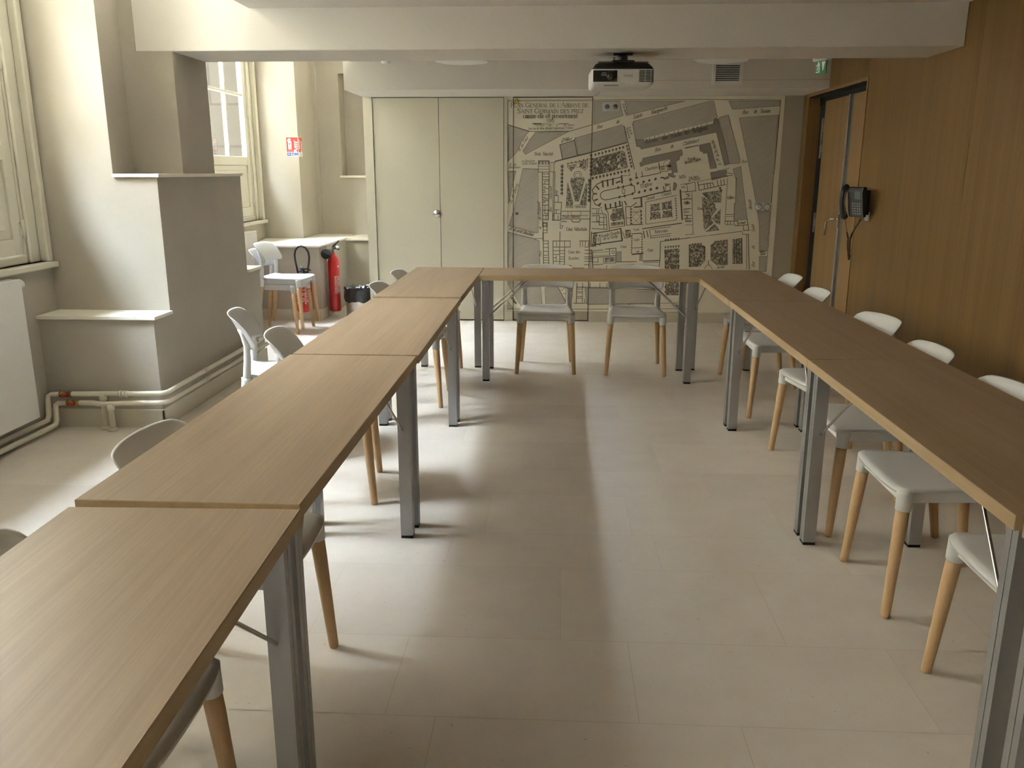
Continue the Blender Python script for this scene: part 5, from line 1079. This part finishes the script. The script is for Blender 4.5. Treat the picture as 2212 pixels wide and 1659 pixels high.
# fire extinguisher sign wrapped round the pier corner
fs_ = thing('fire_extinguisher_sign', 'red, white and blue fire extinguisher sign wrapped round the far pier corner', 'sign', (-2.715, 9.03, 1.675))
def sgn(o, u, v, W, refl):
    """o: lower-left corner; u along the width"""
    H = .200
    n = Vector(u).cross(Vector((0, 0, 1))) 
    def put(mt, poly, k): mb_.mat(mt).extr(poly, Vector(o) + n * (.001 + .0004 * k), u, (0, 0, 1), n * .0004)
    mb_ = MB()
    a = W / .128
    def rc(x0, x1, z0, z1): return [(x0 * a, z0), (x1 * a, z0), (x1 * a, z1), (x0 * a, z1)]
    put('sign_white', rc(0, .128, 0, H), 0)
    put('sign_red', rc(.003, .125, .046, H - .004), 1)
    put('sign_white', [(x * a, z) for x, z in [(.022, .074), (.056, .074), (.057, .150), (.053, .160), (.043, .163), (.043, .170), (.052, .172), (.052, .178), (.040, .186), (.028, .182), (.016, .170), (.012, .156), (.017, .154), (.022, .166), (.034, .170), (.034, .163), (.024, .160), (.021, .150)]], 2)
    put('sign_red', rc(.030, .048, .122, .136), 3)
    put('sign_light_blue', rc(.032, .046, .086, .116), 3) if not refl else None
    for i in range(4):
        z = .074 + i * .021
        put('sign_white', [(x * a, zz) for x, zz in [(.116, z), (.120, z + .012), (.104, z + .014), (.090, z + .028 - i * .001), (.086, z + .034), (.084, z + .026), (.098, z + .006)]], 2)
    put('label_paper', rc(.014, .070, .054, .061), 2)
    put('sign_white', rc(.080, .108, .046, .072), 2)
    if not refl:
        put('sign_blue', rc(.004, .050, .006, .042), 1); put('sign_dark', rc(.058, .074, .006, .042), 1); put('sign_blue', rc(.080, .124, .006, .042), 1)
        put('sign_light_blue', rc(.012, .040, .028, .036), 2); put('sign_light_blue', rc(.008, .046, .014, .023), 2)
        put('sign_light_blue', rc(.084, .120, .008, .020), 2); put('sign_light_blue', rc(.090, .116, .032, .037), 2)
        put('sign_white', rc(.063, .069, .024, .030), 2); put('sign_white', rc(.063, .069, .012, .018), 2)
    else:
        put('sign_dark', rc(.066, .078, .004, .042), 1)
    return mb_
attach(sgn((-2.843, 9.03, 1.577), (1, 0, 0), None, .128, False).build('front_face', None), fs_)
attach(sgn((-2.715, 9.03, 1.577), (0, 1, 0), None, .128, True).build('side_face', None), fs_)

# ================================================================ TELEPHONE
ph = thing('telephone', 'black corded desk telephone mounted on the oak wall, coiled cord hanging down', 'telephone', (2.196, 6.30, 1.218), rz=.36)
# local: x out of the wall is -x; y along the wall; build in local coordinates
mb('black_plastic').extr([(-.002, -.09), (-.002, .085), (-.062, .085), (-.040, -.075)], (0, -.06, 0), (1, 0, 0), (0, 0, 1), (0, .13, 0)).build('wall_stand', ph, bevel=.006)
bd = mb('black_plastic').extr([(-.050, -.100), (-.066, .108), (-.100, .106), (-.108, .070), (-.090, -.060), (-.078, -.104)], (0, -.095, 0), (1, 0, 0), (0, 0, 1), (0, .155, 0))
bdo = bd.build('body', ph, bevel=.008, seg=3)
tr_ = mb('aluminium').extr([(-.0995, .102), (-.1065, .068), (-.089, -.060), (-.078, -.100), (-.080, -.100), (-.092, -.060), (-.1095, .069), (-.102, .1035)], (0, -.0962, 0), (1, 0, 0), (0, 0, 1), (0, .0018, 0))
tr_.build('trim_line', bdo)
mb('phone_screen').extr([(-.1035, .022), (-.1105, .078), (-.1115, .078), (-.1045, .022)], (0, -.082, 0), (1, 0, 0), (0, 0, 1), (0, .062, 0)).build('screen', bdo)
kb = mb('grey_plastic')
for i in range(5):
    for jx in range(4):
        z = -.082 + i * .0175; y = -.078 + jx * .024
        zc = z + .0045
        xx = -.078 - .27 * (zc + .104) if zc < -.06 else -.090 - .138 * (zc + .06)
        kb.box(xx - .003, xx + .01, y, y + .014, z, z + .009)
kb.build('keypad', bdo)
hs_ = mb('black_plastic').tube([(-.082, .085, -.112), (-.096, .085, -.100), (-.112, .085, -.060), (-.124, .085, .0), (-.122, .085, .060), (-.108, .085, .098), (-.090, .085, .112)], [.020, .025, .021, .018, .020, .025, .020], 16, ell=((0, 1, 0), 1.12))
hso = hs_.build('handset', ph)
mb('aluminium').tube([(-.100, .058, -.094), (-.116, .059, -.055), (-.127, .060, .0), (-.125, .059, .055), (-.112, .058, .09)], .0016, 6).build('trim_line', hso)
# cord: coil hanging in a loop
pts = []
def seg(a, b, n):
    a, b = Vector(a), Vector(b)
    for i in range(n): pts.append(a.lerp(b, i / n))
A0 = (-.085, .085, -.112); A1 = (-.070, .068, -.215); A2 = (-.045, .055, -.40); A3 = (-.045, .048, -.415); A4 = (-.048, .050, -.30); A5 = (-.050, .030, -.215); A6 = (-.045, -.035, -.115)
seg(A0, A1, 10)
coil = []
B = [Vector(q) for q in (A1, (-.06, .062, -.26), (-.052, .068, -.32), (-.048, .056, -.38), (-.046, .048, -.412), (-.05, .040, -.38), (-.052, .048, -.32), (-.05, .050, -.26), (-.05, .036, -.22), (-.046, .0, -.165), A6)]
N = 260
for i in range(N + 1):
    t = i / N * (len(B) - 1); k_ = min(int(t), len(B) - 2); q = B[k_].lerp(B[k_ + 1], t - k_)
    a = i * 1.05
    coil.append(q + Vector((.0055 * math.cos(a), .0055 * math.sin(a), 0)))
cd = mb('black_plastic').tube(pts + [Vector(A1)], .0022, 6).tube(coil, .0030, 6)
cd.build('cord', ph)
pl = mb('white_plastic').box(2.2255, 2.2348, 6.275, 6.355, 1.085, 1.150)
plo = pl.build('wall_plate', bevel=.003)
tag(plo, 'small pale wall plate half hidden under the black telephone', 'wall plate')

# ================================================================ EXTINGUISHERS
GE = 'red fire extinguishers'
e2 = thing('fire_extinguisher', 'tall slim red fire extinguisher with black discharge horn hung on the pier side', 'fire extinguisher', (-2.233, 8.385, .055), group=GE)
mb('extinguisher_red').lathe([(0, 0), (.050, 0), (.056, .006), (.058, .02), (.058, .475), (.055, .510), (.044, .545), (.026, .566), (.020, .575), (.020, .592), (0, .592)], 36).build('cylinder', e2)
lb = MB()
for a0, a1, z0, z1, mt in ((-75, 5, .18, .36, 'label_paper'),):
    n = 12; lb.mat(mt); b = len(lb.v)
    for i in range(n + 1):
        a = math.radians(a0 + (a1 - a0) * i / n)
        for z in (z0, z1): lb.v.append((.0586 * math.cos(a), .0586 * math.sin(a), z))
    for i in range(n): lb.face((b + 2 * i, b + 2 * i + 2, b + 2 * i + 3, b + 2 * i + 1))
def patch(m, a0, a1, z0, z1, r=.059):
    n = 4; b = len(m.v)
    for i in range(n + 1):
        a = math.radians(a0 + (a1 - a0) * i / n)
        for z in (z0, z1): m.v.append((r * math.cos(a), r * math.sin(a), z))
    for i in range(n): m.face((b + 2 * i, b + 2 * i + 2, b + 2 * i + 3, b + 2 * i + 1))
lb.mat('extinguisher_red'); patch(lb, -72, -4, .184, .348, .0588)
lb.mat('pale_ink')
rr = random.Random(3)
for i in range(11):
    z = .345 - i * .0145
    a = -70
    while a < -8:
        b_ = a + rr.uniform(4, 16)
        if rr.random() > .25: patch(lb, a, min(b_, -6), z, z + (.005 if i else .009), .0592)
        a = b_ + 3
patch(lb, -35, -22, .44, .462, .0592)
lb.build('label', e2)
hd_ = mb('brass').tube([(0, 0, .585), (0, 0, .625)], .016, 12)
hd_.mat('steel').box(-.013, .018, -.012, .012, .612, .640)
hd_.build('valve', e2, bevel=.003)
lv = mb('black_plastic')
lv.extr([(-.010, .640), (.012, .640), (.060, .690), (.070, .704), (.062, .708), (.040, .690), (.004, .660)], (0, -.008, 0), (1, 0, 0), (0, 0, 1), (0, .016, 0))
lv.extr([(.010, .628), (.060, .612), (.068, .618), (.066, .626), (.030, .642), (.010, .640)], (0, -.008, 0), (1, 0, 0), (0, 0, 1), (0, .016, 0))
lv.build('lever', e2, bevel=.002)
mb('sign_white').lathe([(.004, .003), (.016, .003), (.016, 0), (.004, 0)], 20, axis='Y', o=(.052, -.012, .640)).build('tag', e2)
hn = mb('black_plastic').tube([(0, -.008, .618), (-.003, -.060, .610), (-.006, -.130, .602), (-.010, -.190, .596), (-.012, -.226, .592)], [.011, .016, .034, .046, .050], 24)
hn.mat('dark_void').tube([(-.012, -.2264, .592), (-.012, -.2268, .592)], .046, 24)
hn.build('discharge_horn', e2)
bk_ = mb('steel').box(-.075, -.068, -.010, .010, .50, .69).box(-.075, -.02, -.006, .006, .55, .562)
bk_.build('wall_bracket', e2)

e1 = thing('fire_extinguisher', 'squat red fire extinguisher with looped black hose, half hidden behind the stacked chairs', 'fire extinguisher', (-2.452, 8.062, .10), group=GE)
mb('extinguisher_red').lathe([(0, .0), (.060, .0), (.074, .010), (.078, .028), (.078, .315), (.073, .345), (.055, .362), (.035, .370), (0, .370)], 36).build('cylinder', e1)
lb = mb('label_paper'); patch(lb, -140, -40, .07, .25, .0785)
lb.mat('pale_ink')
for i in range(10):
    z = .232 - i * .016; a = -136
    while a < -46:
        b_ = a + rr.uniform(5, 18)
        if rr.random() > .3: patch(lb, a, min(b_, -44), z, z + .006, .0789)
        a = b_ + 3
lb.build('label', e1)
t_ = mb('black_plastic').lathe([(0, .365), (.040, .365), (.040, .378), (.022, .384), (.016, .41), (0, .41)], 20)
t_.extr([(-.020, .420), (.058, .420), (.080, .400), (.074, .394), (.054, .408), (-.020, .406)], (0, -.012, 0), (1, 0, 0), (0, 0, 1), (0, .024, 0))
t_.extr([(-.005, .394), (.050, .390), (.050, .382), (-.005, .384)], (0, -.010, 0), (1, 0, 0), (0, 0, 1), (0, .020, 0))
t_.build('valve', e1, bevel=.002)
mb('blue_clip').box(-.034, -.016, -.018, .006, .372, .400).build('safety_pin', e1, bevel=.003)
mb('grey_plastic').lathe([(0, .006), (.020, .006), (.020, -.006), (0, -.006)][::-1], 20, axis='Y', o=(-.012, .0, .425)).build('gauge', e1)
ho = mb('black_rubber').tube([(-.047, -.004, .372), (-.054, -.004, .42), (-.066, -.004, .49), (-.070, -.004, .545), (-.060, -.004, .592), (-.034, -.004, .624), (.002, -.004, .633), (.040, -.004, .618), (.066, -.004, .575), (.072, -.004, .525), (.064, -.004, .465), (.052, -.004, .41), (.046, -.006, .34), (.052, -.02, .25)], .0095, 12)
ho.build('hose', e1)
mb('grey_plastic').tube([(.052, -.014, .372), (.062, -.03, .30), (.066, -.05, .22)], [.010, .012, .009], 12).build('nozzle', e1)
mb('steel').box(-.015, .015, .078, .097, .15, .36).build('wall_bracket', e1)

# ================================================================ WASTE BIN
bn = thing('waste_bin', 'brushed steel waste bin lined with a black bag beside the cupboard', 'waste bin', (-1.985, 8.33, 0))
mb('brushed_steel').lathe([(0, 0), (.118, 0), (.120, .004), (.128, .29), (.128, .292), (.124, .292), (.116, .01), (0, .01)], 40).build('bucket', bn)
mb('black_plastic').lathe([(.119, .0), (.1225, .0), (.1225, .016), (.119, .016)], 36).build('base_ring', bn)
bg_ = mb('black_bag')
n = 64; b = 0; rows = [(.1315, .168), (.1335, .20), (.1345, .24), (.136, .275), (.139, .300), (.137, .309), (.130, .307), (.122, .285), (.112, .22), (.100, .12)]
rr = random.Random(11)
ph_ = [rr.uniform(0, 6.28) for _ in range(6)]
for k_, (r_, z_) in enumerate(rows):
    for i in range(n):
        a = 2 * PI * i / n
        wv = .0022 * math.sin(7 * a + ph_[0] + k_ * .8) + .0018 * math.sin(13 * a + ph_[1] - k_) + .0012 * math.sin(23 * a + ph_[2] + 2 * k_)
        zz = z_ + (.006 * math.sin(5 * a + ph_[3]) + .004 * math.sin(11 * a + ph_[4])) * (1 if k_ in (0, 4, 5, 6) else .5)
        bg_.v.append(((r_ + max(wv, -.001) * (1.6 if k_ > 0 else .7)) * math.cos(a), (r_ + max(wv, -.001) * (1.6 if k_ > 0 else .7)) * math.sin(a), zz))
for k_ in range(len(rows) - 1):
    for i in range(n): bg_.face((k_ * n + i, k_ * n + (i + 1) % n, (k_ + 1) * n + (i + 1) % n, (k_ + 1) * n + i), True)
bg_.build('bin_bag', bn)
